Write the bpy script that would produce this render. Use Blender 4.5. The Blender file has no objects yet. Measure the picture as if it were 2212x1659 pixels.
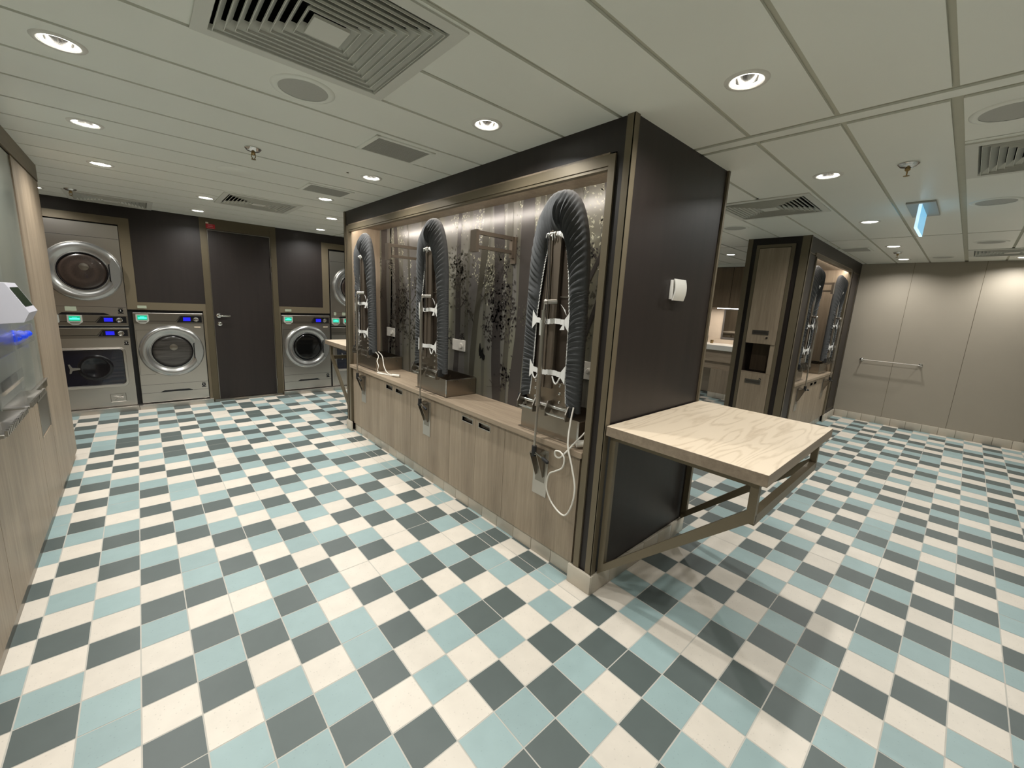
import bpy, bmesh, math, random
from math import pi, sin, cos, radians
from mathutils import Vector, Matrix

SC = bpy.context.scene
COL = SC.collection
U = 0.15            # floor tile pitch
CE = 2.157          # ceiling height

# ------------------------------------------------------------------ camera
q = (882.139, 0.73776, -0.18322, 0.05285)
CAM = Vector((0.107565, -2.066382, 1.389471))
def cam_axes():
    a, b, c = q[1:]
    f = Vector((sin(a)*cos(b), cos(a)*cos(b), sin(b)))
    r0 = Vector((cos(a), -sin(a), 0)); u0 = r0.cross(f)
    return cos(c)*r0 + sin(c)*u0, -sin(c)*r0 + cos(c)*u0, f
r_, u_, f_ = cam_axes()
cd = bpy.data.cameras.new('camera'); cam = bpy.data.objects.new('camera', cd); COL.objects.link(cam)
cam.matrix_world = Matrix(((r_.x, u_.x, -f_.x, CAM.x), (r_.y, u_.y, -f_.y, CAM.y), (r_.z, u_.z, -f_.z, CAM.z), (0, 0, 0, 1)))
cd.sensor_fit = 'HORIZONTAL'; cd.sensor_width = 36.0; cd.lens = q[0]/2212*36
cd.shift_x = (1106-1102.46)/2212; cd.shift_y = (816.225-829.5)/2212
cd.clip_start = 0.02; cd.clip_end = 60
SC.camera = cam

# ------------------------------------------------------------------ world, exposure
w = bpy.data.worlds.new('world'); SC.world = w; w.use_nodes = True
w.node_tree.nodes['Background'].inputs[0].default_value = (0.01, 0.01, 0.01, 1)
SC.view_settings.view_transform = 'Standard'; SC.view_settings.look = 'None'
SC.view_settings.gamma = 1.0; SC.view_settings.use_curve_mapping = False
SC.view_settings.exposure = -0.05
LAMP_W = 9.0
LED_W = 4.0
LAMP_COL = (1.0, 0.985, 0.945)
LED_COL = (1.0, 0.90, 0.80)

# ------------------------------------------------------------------ materials
MATS = {}
def nt(name):
    m = bpy.data.materials.new(name); m.use_nodes = True
    n = m.node_tree.nodes; l = m.node_tree.links
    return m, n, l, n['Principled BSDF']
def mat(name, col, rough=0.5, metal=0.0, spec=None, emis=None, es=0.0, noise=0.0, nscale=20, bump=0.0, bscale=200, stretch=None, coat=0.0, trans=0.0, alpha=1.0):
    if name in MATS: return MATS[name]
    m, n, l, b = nt(name)
    b.inputs['Base Color'].default_value = (*col, 1); b.inputs['Roughness'].default_value = rough
    b.inputs['Metallic'].default_value = metal
    if spec is not None: b.inputs['Specular IOR Level'].default_value = spec
    if coat: b.inputs['Coat Weight'].default_value = coat
    if trans: b.inputs['Transmission Weight'].default_value = trans
    if alpha < 1: b.inputs['Alpha'].default_value = alpha
    if emis: b.inputs['Emission Color'].default_value = (*emis, 1); b.inputs['Emission Strength'].default_value = es
    if noise or bump:
        tc = n.new('ShaderNodeTexCoord'); mp = n.new('ShaderNodeMapping'); l.new(tc.outputs['Object'], mp.inputs[0])
        if stretch: mp.inputs['Scale'].default_value = stretch
    if noise:
        t = n.new('ShaderNodeTexNoise'); t.inputs['Scale'].default_value = nscale; t.inputs['Detail'].default_value = 4
        l.new(mp.outputs[0], t.inputs['Vector'])
        mx = n.new('ShaderNodeMix'); mx.data_type = 'RGBA'
        mx.inputs[6].default_value = (*[c*(1-noise) for c in col], 1); mx.inputs[7].default_value = (*[min(1, c*(1+noise)) for c in col], 1)
        l.new(t.outputs[0], mx.inputs[0]); l.new(mx.outputs[2], b.inputs['Base Color'])
    if bump:
        t2 = n.new('ShaderNodeTexNoise'); t2.inputs['Scale'].default_value = bscale; l.new(mp.outputs[0], t2.inputs['Vector'])
        bp = n.new('ShaderNodeBump'); bp.inputs['Strength'].default_value = bump; bp.inputs['Distance'].default_value = 0.002
        l.new(t2.outputs[0], bp.inputs['Height']); l.new(bp.outputs[0], b.inputs['Normal'])
    MATS[name] = m; return m

def wood(name, c1, c2, axis='z', rough=0.45, scale=1.0, contrast=1.0):
    """streaked laminate; grain runs along axis"""
    if name in MATS: return MATS[name]
    m, n, l, b = nt(name)
    tc = n.new('ShaderNodeTexCoord'); mp = n.new('ShaderNodeMapping'); l.new(tc.outputs['Object'], mp.inputs[0])
    s = {'z': (1, 1, 0.06), 'x': (0.06, 1, 1), 'y': (1, 0.06, 1)}[axis]
    mp.inputs['Scale'].default_value = tuple(v*scale for v in s)
    t = n.new('ShaderNodeTexNoise'); t.inputs['Scale'].default_value = 55; t.inputs['Detail'].default_value = 6; t.inputs['Roughness'].default_value = 0.65
    t.inputs['Distortion'].default_value = 0.25
    l.new(mp.outputs[0], t.inputs['Vector'])
    t2 = n.new('ShaderNodeTexNoise'); t2.inputs['Scale'].default_value = 9; t2.inputs['Detail'].default_value = 3; t2.inputs['Distortion'].default_value = 0.8
    l.new(mp.outputs[0], t2.inputs['Vector'])
    ad = n.new('ShaderNodeMath'); ad.operation = 'ADD'
    mu = n.new('ShaderNodeMath'); mu.operation = 'MULTIPLY'; mu.inputs[1].default_value = 0.55
    l.new(t.outputs[0], mu.inputs[0]); l.new(mu.outputs[0], ad.inputs[0])
    mu2 = n.new('ShaderNodeMath'); mu2.operation = 'MULTIPLY'; mu2.inputs[1].default_value = 0.5
    l.new(t2.outputs[0], mu2.inputs[0]); l.new(mu2.outputs[0], ad.inputs[1])
    cr = n.new('ShaderNodeValToRGB'); cr.color_ramp.elements[0].position = 0.5-0.16/contrast; cr.color_ramp.elements[1].position = 0.5+0.2/contrast
    cr.color_ramp.elements[0].color = (*c1, 1); cr.color_ramp.elements[1].color = (*c2, 1)
    l.new(ad.outputs[0], cr.inputs[0]); l.new(cr.outputs[0], b.inputs['Base Color'])
    b.inputs['Roughness'].default_value = rough
    bp = n.new('ShaderNodeBump'); bp.inputs['Strength'].default_value = 0.06; bp.inputs['Distance'].default_value = 0.001
    l.new(t.outputs[0], bp.inputs['Height']); l.new(bp.outputs[0], b.inputs['Normal'])
    MATS[name] = m; return m

def wood_arch(name, c1, c2):
    """table-top laminate with long cathedral figure, grain along x"""
    m, n, l, b = nt(name)
    tc = n.new('ShaderNodeTexCoord'); mp = n.new('ShaderNodeMapping'); l.new(tc.outputs['Object'], mp.inputs[0])
    mp.inputs['Scale'].default_value = (0.16, 1, 1); mp.inputs['Rotation'].default_value = (0, 0, 0.04)
    n1 = n.new('ShaderNodeTexNoise'); n1.inputs['Scale'].default_value = 5.0; n1.inputs['Detail'].default_value = 2.5; l.new(mp.outputs[0], n1.inputs['Vector'])
    m1 = n.new('ShaderNodeMath'); m1.operation = 'MULTIPLY'; m1.inputs[1].default_value = 16; l.new(n1.outputs[0], m1.inputs[0])
    fr = n.new('ShaderNodeMath'); fr.operation = 'PINGPONG'; fr.inputs[1].default_value = 0.5; l.new(m1.outputs[0], fr.inputs[0])
    cr = n.new('ShaderNodeValToRGB'); cr.color_ramp.elements[0].position = 0.0; cr.color_ramp.elements[1].position = 0.30
    cr.color_ramp.elements[0].color = (*c1, 1); cr.color_ramp.elements[1].color = (*c2, 1)
    n2 = n.new('ShaderNodeTexNoise'); n2.inputs['Scale'].default_value = 90; n2.inputs['Detail'].default_value = 5; l.new(mp.outputs[0], n2.inputs['Vector'])
    ad = n.new('ShaderNodeMath'); ad.operation = 'MULTIPLY_ADD'; ad.inputs[1].default_value = 0.5; ad.inputs[2].default_value = -0.2
    l.new(n2.outputs[0], ad.inputs[0]); a2 = n.new('ShaderNodeMath'); a2.operation = 'ADD'; l.new(ad.outputs[0], a2.inputs[0]); l.new(fr.outputs[0], a2.inputs[1])
    l.new(a2.outputs[0], cr.inputs[0]); l.new(cr.outputs[0], b.inputs['Base Color']); b.inputs['Roughness'].default_value = 0.42
    MATS[name] = m; return m

def tile_mat(name, col, var=0.10, dots=0.0, rough=0.42):
    m, n, l, b = nt(name)
    g = n.new('ShaderNodeNewGeometry')
    mr = n.new('ShaderNodeMapRange'); mr.inputs[3].default_value = 1-var; mr.inputs[4].default_value = 1+var*0.6
    l.new(g.outputs['Random Per Island'], mr.inputs[0])
    tc = n.new('ShaderNodeTexCoord')
    t = n.new('ShaderNodeTexNoise'); t.inputs['Scale'].default_value = 14; t.inputs['Detail'].default_value = 4; l.new(tc.outputs['Object'], t.inputs['Vector'])
    mr2 = n.new('ShaderNodeMapRange'); mr2.inputs[1].default_value = 0.3; mr2.inputs[2].default_value = 0.7; mr2.inputs[3].default_value = 0.96; mr2.inputs[4].default_value = 1.03
    l.new(t.outputs[0], mr2.inputs[0])
    mu = n.new('ShaderNodeMath'); mu.operation = 'MULTIPLY'; l.new(mr.outputs[0], mu.inputs[0]); l.new(mr2.outputs[0], mu.inputs[1])
    last = mu.outputs[0]
    if dots:
        v = n.new('ShaderNodeTexVoronoi'); v.inputs['Scale'].default_value = 75; v.inputs['Randomness'].default_value = 0.75; l.new(tc.outputs['Object'], v.inputs['Vector'])
        lt = n.new('ShaderNodeMapRange'); lt.inputs[1].default_value = 0.10; lt.inputs[2].default_value = 0.2; lt.inputs[3].default_value = 1-dots; lt.inputs[4].default_value = 1.0
        l.new(v.outputs['Distance'], lt.inputs[0])
        m2 = n.new('ShaderNodeMath'); m2.operation = 'MULTIPLY'; l.new(last, m2.inputs[0]); l.new(lt.outputs[0], m2.inputs[1]); last = m2.outputs[0]
        bp = n.new('ShaderNodeBump'); bp.inputs['Strength'].default_value = 0.25; bp.inputs['Distance'].default_value = 0.001; bp.invert = True
        l.new(lt.outputs[0], bp.inputs['Height']); l.new(bp.outputs[0], b.inputs['Normal'])
    vm = n.new('ShaderNodeVectorMath'); vm.operation = 'SCALE'; vm.inputs[0].default_value = col; l.new(last, vm.inputs['Scale'])
    l.new(vm.outputs[0], b.inputs['Base Color']); b.inputs['Roughness'].default_value = rough
    MATS[name] = m; return m

def steel(name, col=(0.52, 0.49, 0.45), rough=0.3, axis=(1, 1, 60)):
    if name in MATS: return MATS[name]
    m, n, l, b = nt(name)
    tc = n.new('ShaderNodeTexCoord'); mp = n.new('ShaderNodeMapping'); mp.inputs['Scale'].default_value = axis; l.new(tc.outputs['Object'], mp.inputs[0])
    t = n.new('ShaderNodeTexNoise'); t.inputs['Scale'].default_value = 12; t.inputs['Detail'].default_value = 3; l.new(mp.outputs[0], t.inputs['Vector'])
    mr = n.new('ShaderNodeMapRange'); mr.inputs[3].default_value = rough-0.05; mr.inputs[4].default_value = rough+0.08; l.new(t.outputs[0], mr.inputs[0])
    l.new(mr.outputs[0], b.inputs['Roughness'])
    b.inputs['Base Color'].default_value = (*col, 1); b.inputs['Metallic'].default_value = 1.0; b.inputs['Anisotropic'].default_value = 0.5
    MATS[name] = m; return m

def mesh_glass(name, c1, c2, scale=90):
    """dark drum window with a perforated look"""
    m, n, l, b = nt(name)
    tc = n.new('ShaderNodeTexCoord'); v = n.new('ShaderNodeTexVoronoi'); v.inputs['Scale'].default_value = scale; v.inputs['Randomness'].default_value = 0.1
    l.new(tc.outputs['Object'], v.inputs['Vector'])
    cr = n.new('ShaderNodeValToRGB'); cr.color_ramp.elements[0].position = 0.2; cr.color_ramp.elements[1].position = 0.5
    cr.color_ramp.elements[0].color = (*c1, 1); cr.color_ramp.elements[1].color = (*c2, 1)
    l.new(v.outputs['Distance'], cr.inputs[0]); l.new(cr.outputs[0], b.inputs['Base Color']); b.inputs['Roughness'].default_value = 0.25
    b.inputs['Coat Weight'].default_value = 0.4
    MATS[name] = m; return m

LW = wood('light_wood_upright', (0.215, 0.165, 0.115), (0.375, 0.30, 0.215), 'z')
LWY = wood('light_wood_flat', (0.235, 0.18, 0.125), (0.41, 0.325, 0.235), 'y')
LWX = wood('light_wood_flat_cross', (0.235, 0.18, 0.125), (0.41, 0.325, 0.235), 'x')
LTAB = wood_arch('light_wood_tabletop', (0.48, 0.385, 0.275), (0.60, 0.50, 0.375))
LEDGEW = wood('light_wood_edge', (0.20, 0.155, 0.11), (0.33, 0.26, 0.19), 'x')
DW = wood('dark_wood_laminate', (0.009, 0.0055, 0.0045), (0.018, 0.012, 0.010), 'z', rough=0.45, scale=0.5)
BR = mat('bronze_trim', (0.165, 0.135, 0.088), 0.42, 0.35, noise=0.06, nscale=6)
BRD = mat('bronze_trim_dark', (0.09, 0.072, 0.042), 0.45, 0.3, noise=0.08, nscale=6)
CP = mat('ceiling_white_paint', (0.84, 0.85, 0.78), 0.38, noise=0.02, nscale=3)
CG = mat('ceiling_gap', (0.50, 0.49, 0.40), 0.8, noise=0.05)
CB = mat('ceiling_black_gap', (0.01, 0.01, 0.01), 0.9, noise=0.05)
WB = mat('beige_wall_panel', (0.335, 0.295, 0.235), 0.6, noise=0.04, nscale=3, bump=0.15, bscale=400)
TW = tile_mat('tile_cream', (0.66, 0.605, 0.525), 0.06, dots=0.16)
TL = tile_mat('tile_light_teal', (0.285, 0.385, 0.385), 0.08, dots=0.12)
TD = tile_mat('tile_dark_green', (0.088, 0.110, 0.105), 0.08)
GR = mat('grout', (0.48, 0.46, 0.41), 0.8, noise=0.1, nscale=30)
BT = tile_mat('baseboard_tile', (0.50, 0.45, 0.37), 0.06, rough=0.3)
ST = steel('brushed_steel')
STD = steel('brushed_steel_dark', (0.30, 0.275, 0.24), 0.34)
STV = steel('brushed_steel_box', (0.36, 0.32, 0.27), 0.28, (1, 1, 1))
CH = mat('chrome', (0.62, 0.61, 0.59), 0.12, 1.0, noise=0.02)
BK = mat('black_gloss', (0.006, 0.006, 0.008), 0.15, noise=0.1)
BM = mat('black_matte', (0.008, 0.008, 0.008), 0.7, noise=0.1)
RING = mat('door_ring_silver', (0.42, 0.42, 0.41), 0.24, 0.85, noise=0.03)
GREY = mat('grey_plastic', (0.42, 0.42, 0.38), 0.4, noise=0.03)
WP = mat('white_plastic', (0.72, 0.70, 0.64), 0.35, noise=0.02)
LCDB = mat('lcd_blue', (0.0, 0.0, 0.1), 0.3, emis=(0.02, 0.02, 0.9), es=0.9, noise=0.05)
LCDG = mat('lcd_green', (0.0, 0.1, 0.05), 0.3, emis=(0.01, 0.55, 0.28), es=0.9, noise=0.05)
LCDC = mat('lcd_cyan', (0.0, 0.1, 0.1), 0.3, emis=(0.10, 0.9, 0.75), es=1.2, noise=0.05)
FAB = mat('charcoal_fabric', (0.050, 0.052, 0.053), 0.85, noise=0.15, nscale=60, bump=0.25, bscale=500)
WCL = mat('white_cotton', (0.72, 0.71, 0.68), 0.8, noise=0.05, nscale=60)
BRN = mat('brown_metal_pan', (0.075, 0.058, 0.045), 0.35, 0.6, noise=0.08, nscale=8)
BRL = mat('brown_metal_rail', (0.16, 0.13, 0.10), 0.35, 0.6, noise=0.08, nscale=8)
CORD = mat('white_cord', (0.72, 0.69, 0.62), 0.5, noise=0.03)
EMI = mat('lamp_lens', (1, 1, 1), 0.3, emis=(1.0, 0.97, 0.90), es=6.0, noise=0.01)
LEDM = mat('led_strip', (1, 1, 1), 0.3, emis=(1.0, 0.93, 0.85), es=12.0, noise=0.01)
LUV = mat('louvre_white', (0.66, 0.66, 0.60), 0.45, noise=0.02)
SPK = mat('speaker_grey_mesh', (0.46, 0.46, 0.42), 0.6, noise=0.05, nscale=120, bump=0.3, bscale=600)
RED = mat('red_sign', (0.40, 0.012, 0.02), 0.4, noise=0.05)
PINK = mat('pale_print', (0.55, 0.22, 0.22), 0.5, noise=0.05)
BRASS = mat('brass', (0.35, 0.25, 0.12), 0.3, 1.0, noise=0.05)
GLS = mat('frosted_grey_glass', (0.235, 0.25, 0.215), 0.3, noise=0.03, nscale=3, coat=0.5)
ACR = mat('clear_acrylic', (0.9, 0.92, 0.92), 0.05, trans=0.95, noise=0.01, alpha=0.35)
LIL = mat('lilac_white_plastic', (0.62, 0.61, 0.68), 0.35, noise=0.02)
BLUEB = mat('blue_ball_glow', (0.01, 0.06, 0.75), 0.25, emis=(0.0, 0.06, 0.9), es=0.35, noise=0.1)  # faint self-glow added to the capsule colour, though capsules are no lamps
SCRG = mat('screen_dark_green', (0.006, 0.022, 0.008), 0.2, noise=0.1)
GRAN = mat('wet_grey_panel', (0.20, 0.21, 0.185), 0.35, noise=0.35, nscale=9)
EXC = mat('exit_panel_glow', (0.3, 0.6, 0.8), 0.2, emis=(0.18, 0.50, 0.75), es=0.9, noise=0.02)
EXE = mat('exit_panel_edge', (0.6, 0.8, 0.9), 0.2, emis=(0.5, 0.75, 0.95), es=1.1, noise=0.02)
CREAM = mat('cream_wall', (0.62, 0.52, 0.41), 0.5, noise=0.03)
BWOOD = wood('brown_wood_cabinet', (0.14, 0.095, 0.055), (0.22, 0.155, 0.10), 'z')
DGL = mesh_glass('dryer_window_mesh', (0.004, 0.003, 0.003), (0.035, 0.024, 0.019), 190)
WGL = wood('washer_window', (0.012, 0.011, 0.010), (0.085, 0.078, 0.07), 'x', rough=0.2, scale=0.8)
BGL = mat('black_window', (0.004, 0.004, 0.004), 0.12, noise=0.2, coat=0.4)
NAVY = mat('navy_dark_glass', (0.003, 0.004, 0.012), 0.12, noise=0.3, coat=0.5)

# ------------------------------------------------------------------ mesh helpers
class MB:
    def __init__(s): s.bm = bmesh.new(); s.mi = 0
    def _m(s, faces):
        for f in faces: f.material_index = s.mi
    def box(s, x0, x1, y0, y1, z0, z1, bev=0.0, mi=None):
        if mi is not None: s.mi = mi
        xs, ys, zs = sorted((x0, x1)), sorted((y0, y1)), sorted((z0, z1))
        v = [s.bm.verts.new((x, y, z)) for x in xs for y in ys for z in zs]
        idx = [(0, 1, 3, 2), (4, 6, 7, 5), (0, 4, 5, 1), (2, 3, 7, 6), (0, 2, 6, 4), (1, 5, 7, 3)]
        fs = [s.bm.faces.new([v[i] for i in t]) for t in idx]
        s._m(fs)
        if bev:
            es = list({e for f in fs for e in f.edges})
            r = bmesh.ops.bevel(s.bm, geom=es, offset=bev, segments=2, profile=0.5, affect='EDGES')
            s._m(r['faces'])
        return s
    def quad(s, a, b, c, d, mi=None):
        if mi is not None: s.mi = mi
        f = s.bm.faces.new([s.bm.verts.new(p) for p in (a, b, c, d)]); f.material_index = s.mi; return s
    def ngon(s, pts, mi=None):
        if mi is not None: s.mi = mi
        f = s.bm.faces.new([s.bm.verts.new(p) for p in pts]); f.material_index = s.mi; return s
    def prism(s, pts, ext, mi=None):
        """closed polygon (list of 3-vectors) extruded by vector ext"""
        if mi is not None: s.mi = mi
        ext = Vector(ext); a = [s.bm.verts.new(p) for p in pts]; b = [s.bm.verts.new(Vector(p)+ext) for p in pts]
        n = len(pts); fs = [s.bm.faces.new(a), s.bm.faces.new(b[::-1])]
        for i in range(n): fs.append(s.bm.faces.new((a[i], b[i], b[(i+1) % n], a[(i+1) % n])))
        s._m(fs); return s
    def tube(s, pts, r, n=10, closed=False, mi=None, cap=True):
        if mi is not None: s.mi = mi
        pts = [Vector(p) for p in pts]; R = r if isinstance(r, (list, tuple)) else [r]*len(pts)
        rings = []; prev = None; N = len(pts)
        for i, p in enumerate(pts):
            if closed: t = pts[(i+1) % N]-pts[i-1]
            else: t = pts[min(i+1, N-1)]-pts[max(i-1, 0)]
            t.normalize()
            if prev is None:
                up = Vector((0, 0, 1)) if abs(t.z) < 0.9 else Vector((1, 0, 0))
                a = t.cross(up).normalized()
            else:
                a = (prev - t*prev.dot(t)).normalized()
            prev = a; b = t.cross(a)
            rings.append([s.bm.verts.new(p + R[i]*(cos(2*pi*k/n)*a + sin(2*pi*k/n)*b)) for k in range(n)])
        m = N if closed else N-1
        fs = []
        for i in range(m):
            A, B = rings[i], rings[(i+1) % N]
            for k in range(n): fs.append(s.bm.faces.new((A[k], A[(k+1) % n], B[(k+1) % n], B[k])))
        if not closed and cap:
            fs.append(s.bm.faces.new(rings[0][::-1])); fs.append(s.bm.faces.new(rings[-1]))
        s._m(fs); return s
    def lathe(s, prof, c, ax='z', n=32, sy=1.0, mi=None, cap0=False, cap1=False):
        """prof: list of (radius, height) about axis through c. ax in z,-y"""
        if mi is not None: s.mi = mi
        rings = []
        for r, h in prof:
            ring = []
            for k in range(n):
                a = 2*pi*k/n; x, y = r*cos(a), r*sin(a)*sy
                if ax == 'z': p = (c[0]+x, c[1]+y, c[2]+h)
                elif ax == '-y': p = (c[0]+x, c[1]-h, c[2]+y)
                elif ax == 'x': p = (c[0]+h, c[1]+x, c[2]+y)
                ring.append(s.bm.verts.new(p))
            rings.append(ring)
        fs = []
        for A, B in zip(rings, rings[1:]):
            for k in range(n): fs.append(s.bm.faces.new((A[k], A[(k+1) % n], B[(k+1) % n], B[k])))
        if cap0: fs.append(s.bm.faces.new(rings[0]))
        if cap1: fs.append(s.bm.faces.new(rings[-1]))
        s._m(fs); return s
    def sphere(s, c, r, mi=None, n=10):
        if mi is not None: s.mi = mi
        return s.lathe([(max(1e-4, r*sin(pi*k/n)), -r*cos(pi*k/n)) for k in range(n+1)], c, 'z', 2*n, cap0=True, cap1=True)
    def build(s, name, mats, parent=None, origin=None, smooth=False, auto=35):
        bmesh.ops.recalc_face_normals(s.bm, faces=s.bm.faces[:])
        org = Vector(origin) if origin is not None else (parent['_o'] if False else Vector((0, 0, 0)))
        if parent is not None and origin is None: org = ORG.get(parent.name, Vector((0, 0, 0)))
        if org.length: bmesh.ops.translate(s.bm, verts=s.bm.verts[:], vec=-org)
        me = bpy.data.meshes.new(name); s.bm.to_mesh(me); s.bm.free()
        for m in (mats if isinstance(mats, (list, tuple)) else [mats]): me.materials.append(m)
        if smooth:
            for p in me.polygons: p.use_smooth = True
            try: me.set_sharp_from_angle(angle=radians(auto))
            except Exception: pass
        o = bpy.data.objects.new(name, me); COL.objects.link(o)
        if parent is not None:
            o.parent = parent; ORG[o.name] = org
        else:
            o.location = org; ORG[o.name] = org
        return o
ORG = {}
def thing(name, label, cat, loc=(0, 0, 0), group=None):
    o = bpy.data.objects.new(name, None); COL.objects.link(o); o.location = loc; o.empty_display_size = 0.05
    ORG[o.name] = Vector(loc); o['label'] = label; o['category'] = cat
    if group: o['group'] = group
    return o
def tag(o, label, cat, group=None):
    o['label'] = label; o['category'] = cat
    if group: o['group'] = group
    return o
def struct(o, label=None):
    o['kind'] = 'structure'
    if label: o['label'] = label
    return o
def copy_tree(o, parent=None):
    c = o.copy(); COL.objects.link(c)
    if parent is not None: c.parent = parent
    for ch in [x for x in KIDS if x.parent == o] : copy_tree(ch, c)
    return c
KIDS = []
def kids_of(o): return [x for x in bpy.data.objects if x.parent == o]
def dup(root, loc, rz=0.0, label=None, group=None):
    def rec(o, p):
        c = o.copy(); COL.objects.link(c); c.parent = p
        for ch in kids_of(o): rec(ch, c)
        return c
    ch0 = kids_of(root); c = root.copy(); COL.objects.link(c); c.location = loc; c.rotation_euler = (0, 0, rz)
    for ch in ch0: rec(ch, c)
    if label: c['label'] = label
    if group: c['group'] = group
    return c

# ------------------------------------------------------------------ floor
FL = {
-3: (-3, "WDLWDWDWLDLLWLWDLWLWWDLDLDWDW"), -2: (-4, "WDLWDWLWDWLDWDWDLWDWDLLWLWWDLL"),
-1: (-5, "WLLWDWLWDLDLWLLDLWDWDWDDLDDLDWD"), 0: (-5, "DWDWLDWDLWDWDWDLWDWLWLWLDWLDWLW"),
1: (-6, "LWDLDWDLLWDLDWLLWDWLDDWDDWLDWLDL"), 2: (-7, "LDLWDLWLDWDLWDLWDWDLDWLWLWDWDLDWD"),
3: (-8, "LDLWDLDLDWLDWLWDWLDWWLDDLWDLDLDWLW"), 4: (-9, "WDWDLLWLDWLDWLDWLDWLDLDWLWDLWLWWLDL"),
5: (-9, "LWLWDWDWWDLWLDWLDWLDWLWDLDLWDWLDWLD"), 6: (-10, "DLDWLWDLWDLWDWLDWLDWDLDWLDWDWLDDWDDW"),
7: (-10, "LDWLDLWDLWWDLDWDLWLDLWDLWLDWLDWWDLWL"), 8: (-12, "LDWLDWDWDLWDDLWLDLWLDLWDWDLDWLDLDLLWDW"),
9: (-13, "LWLDDWLWLLDWLDWDWWDLWDLWLWLWLDWWLDWDLL"), 10: (-14, "DWLDLWDWLDWDLDWLWDLDLWDLWDWLWDWLLDWWLWLD"),
11: (-15, "DLDDWWLW"), 12: (-16, "WLWLWDLDL"), 13: (-17, "DLWDLDLWLW"), 14: (-17, "LWDWDLWDWD"), 15: (-17, "DDWLWDDWDW"),
16: (-17, "WWLDDWLDLD"), 17: (-17, "LLDWWLWLWL"), 18: (-17, "DWWDLDLDWWD"), 19: (-17, "WLDLDWDWLDW"), 20: (-17, "LDWDLWLDWLDD"),
21: (-17, "LWDWWDWLLDWL"), 22: (-17, "WDLDLWDWDWLDW"), 23: (-17, "LWWLDLLDLWDWL"), 24: (-17, "DDLWLDWLWDLWD"), 25: (-17, "WLWDLWDLDWDL"),
26: (-17, "LWDLWDLDLW"), 27: (-17, "DDWDWLWLWL"), 28: (-17, "WLDWLWDWL"), 29: (-17, "DWLDDLLDW"), 30: (-18, "DWLDWWDWLW"),
31: (-18, "WLDWLDLDWD"), 32: (-18, "LDWLDWWLLD"), 33: (-18, "DLLWWLDWDL"), 34: (-18, "WDWDWWDLWL"), 35: (-18, "LWLWLDLDLD"),
36: (-18, "WDDLDWLWDWW"), 37: (-18, "DLWWLLWDWLD"), 38: (-18, "WDDLWDLLDWL"), 39: (-18, "LWLWDWDWLLD"), 40: (-18, "DLDDLDLDWDW"),
41: (-18, "WDWWLLWDLLD"), 42: (-18, "DWLWDDLLDWL"), 43: (-18, "LDDLWWDWLWD"), 44: (-18, "DLWLDLWDDLWD"), 45: (-18, "LWDDWDLLWDDL"),
46: (-18, "WDLWLWDWDLWL"), 47: (-18, "LLWDWLDLWDLW"), 48: (-18, "WDWLDLWDLLWD"), 49: (-18, "LWLWLWLDWDWL")}
UP = {11: (14, "LWDWDLDLDLDW"), 12: (17, "LDWDWLWLD"), 13: (20, "WLWDDW")}
def build_floor():
    rnd = random.Random(5); mb = MB(); g = 0.0021
    cols = {}
    for src in (FL, UP):
        for i, (j0, s) in src.items():
            for k, ch in enumerate(s): cols[(i, j0+k)] = ch
    prev = {}
    for i in range(-8, 51):
        for j in range(-26, 27):
            c = cols.get((i, j))
            if c is None:
                opts = [x for x in 'WLD' if x != prev.get((i, j-1)) and (x != prev.get((i-1, j)) or rnd.random() < 0.3)] or ['W', 'L', 'D']
                c = rnd.choice(opts)
            prev[(i, j)] = c
            spans = [(i, i+1)]
            if i == 10 and -7 <= j < 14: spans = [(10, 10.42), (10.42, 11)]
            for a, b in spans:
                x0, x1, y0, y1 = a*U+g, b*U-g, j*U+g, (j+1)*U-g
                mb.quad((x0, y0, 0), (x1, y0, 0), (x1, y1, 0), (x0, y1, 0), mi={'W': 1, 'L': 2, 'D': 3}[c])
    mb.quad((-1.3, -4.0, -0.0006), (7.8, -4.0, -0.0006), (7.8, 4.1, -0.0006), (-1.3, 4.1, -0.0006), mi=0)
    bm = mb.bm
    for f in bm.faces:
        if f.normal.z < 0: f.normal_flip()
    me = bpy.data.meshes.new('floor'); bm.to_mesh(me); bm.free()
    for m in (GR, TW, TL, TD): me.materials.append(m)
    o = bpy.data.objects.new('floor', me); COL.objects.link(o)
    # slab below
    struct(o)
build_floor()

# ------------------------------------------------------------------ ceiling
LAMPS = [(1.68, -1.43), (2.96, -1.41), (4.44, -1.40), (5.93, -1.40), (7.14, -1.38), (7.30, -2.33), (5.98, 0.20), (1.32, -0.49), (1.33, 0.76), (1.34, 1.71),
         (1.69, 2.60), (1.87, 3.54), (0.62, 2.63), (0.64, 3.50), (-0.02, 0.10), (-0.02, 1.05), (-0.01, 2.00), (-0.50, 3.53)]
HID = [(0.0, -0.9), (0.0, -1.9), (1.3, -2.5), (2.96, -2.6), (4.44, -2.6), (5.9, -2.6), (3.3, 1.0), (4.6, 2.4), (3.3, 2.9), (6.2, 2.4)]  # unseen downlights outside the frame, added because the room needs their light
DIFF = [(0.59, -0.645), (1.0, 2.49), (-0.02, 3.69), (3.575, -0.955), (3.11, -2.22), (6.78, -2.22), (6.3, 1.05)]
EJ = [-0.0325+0.3115*k for k in range(-14, 15)]
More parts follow.
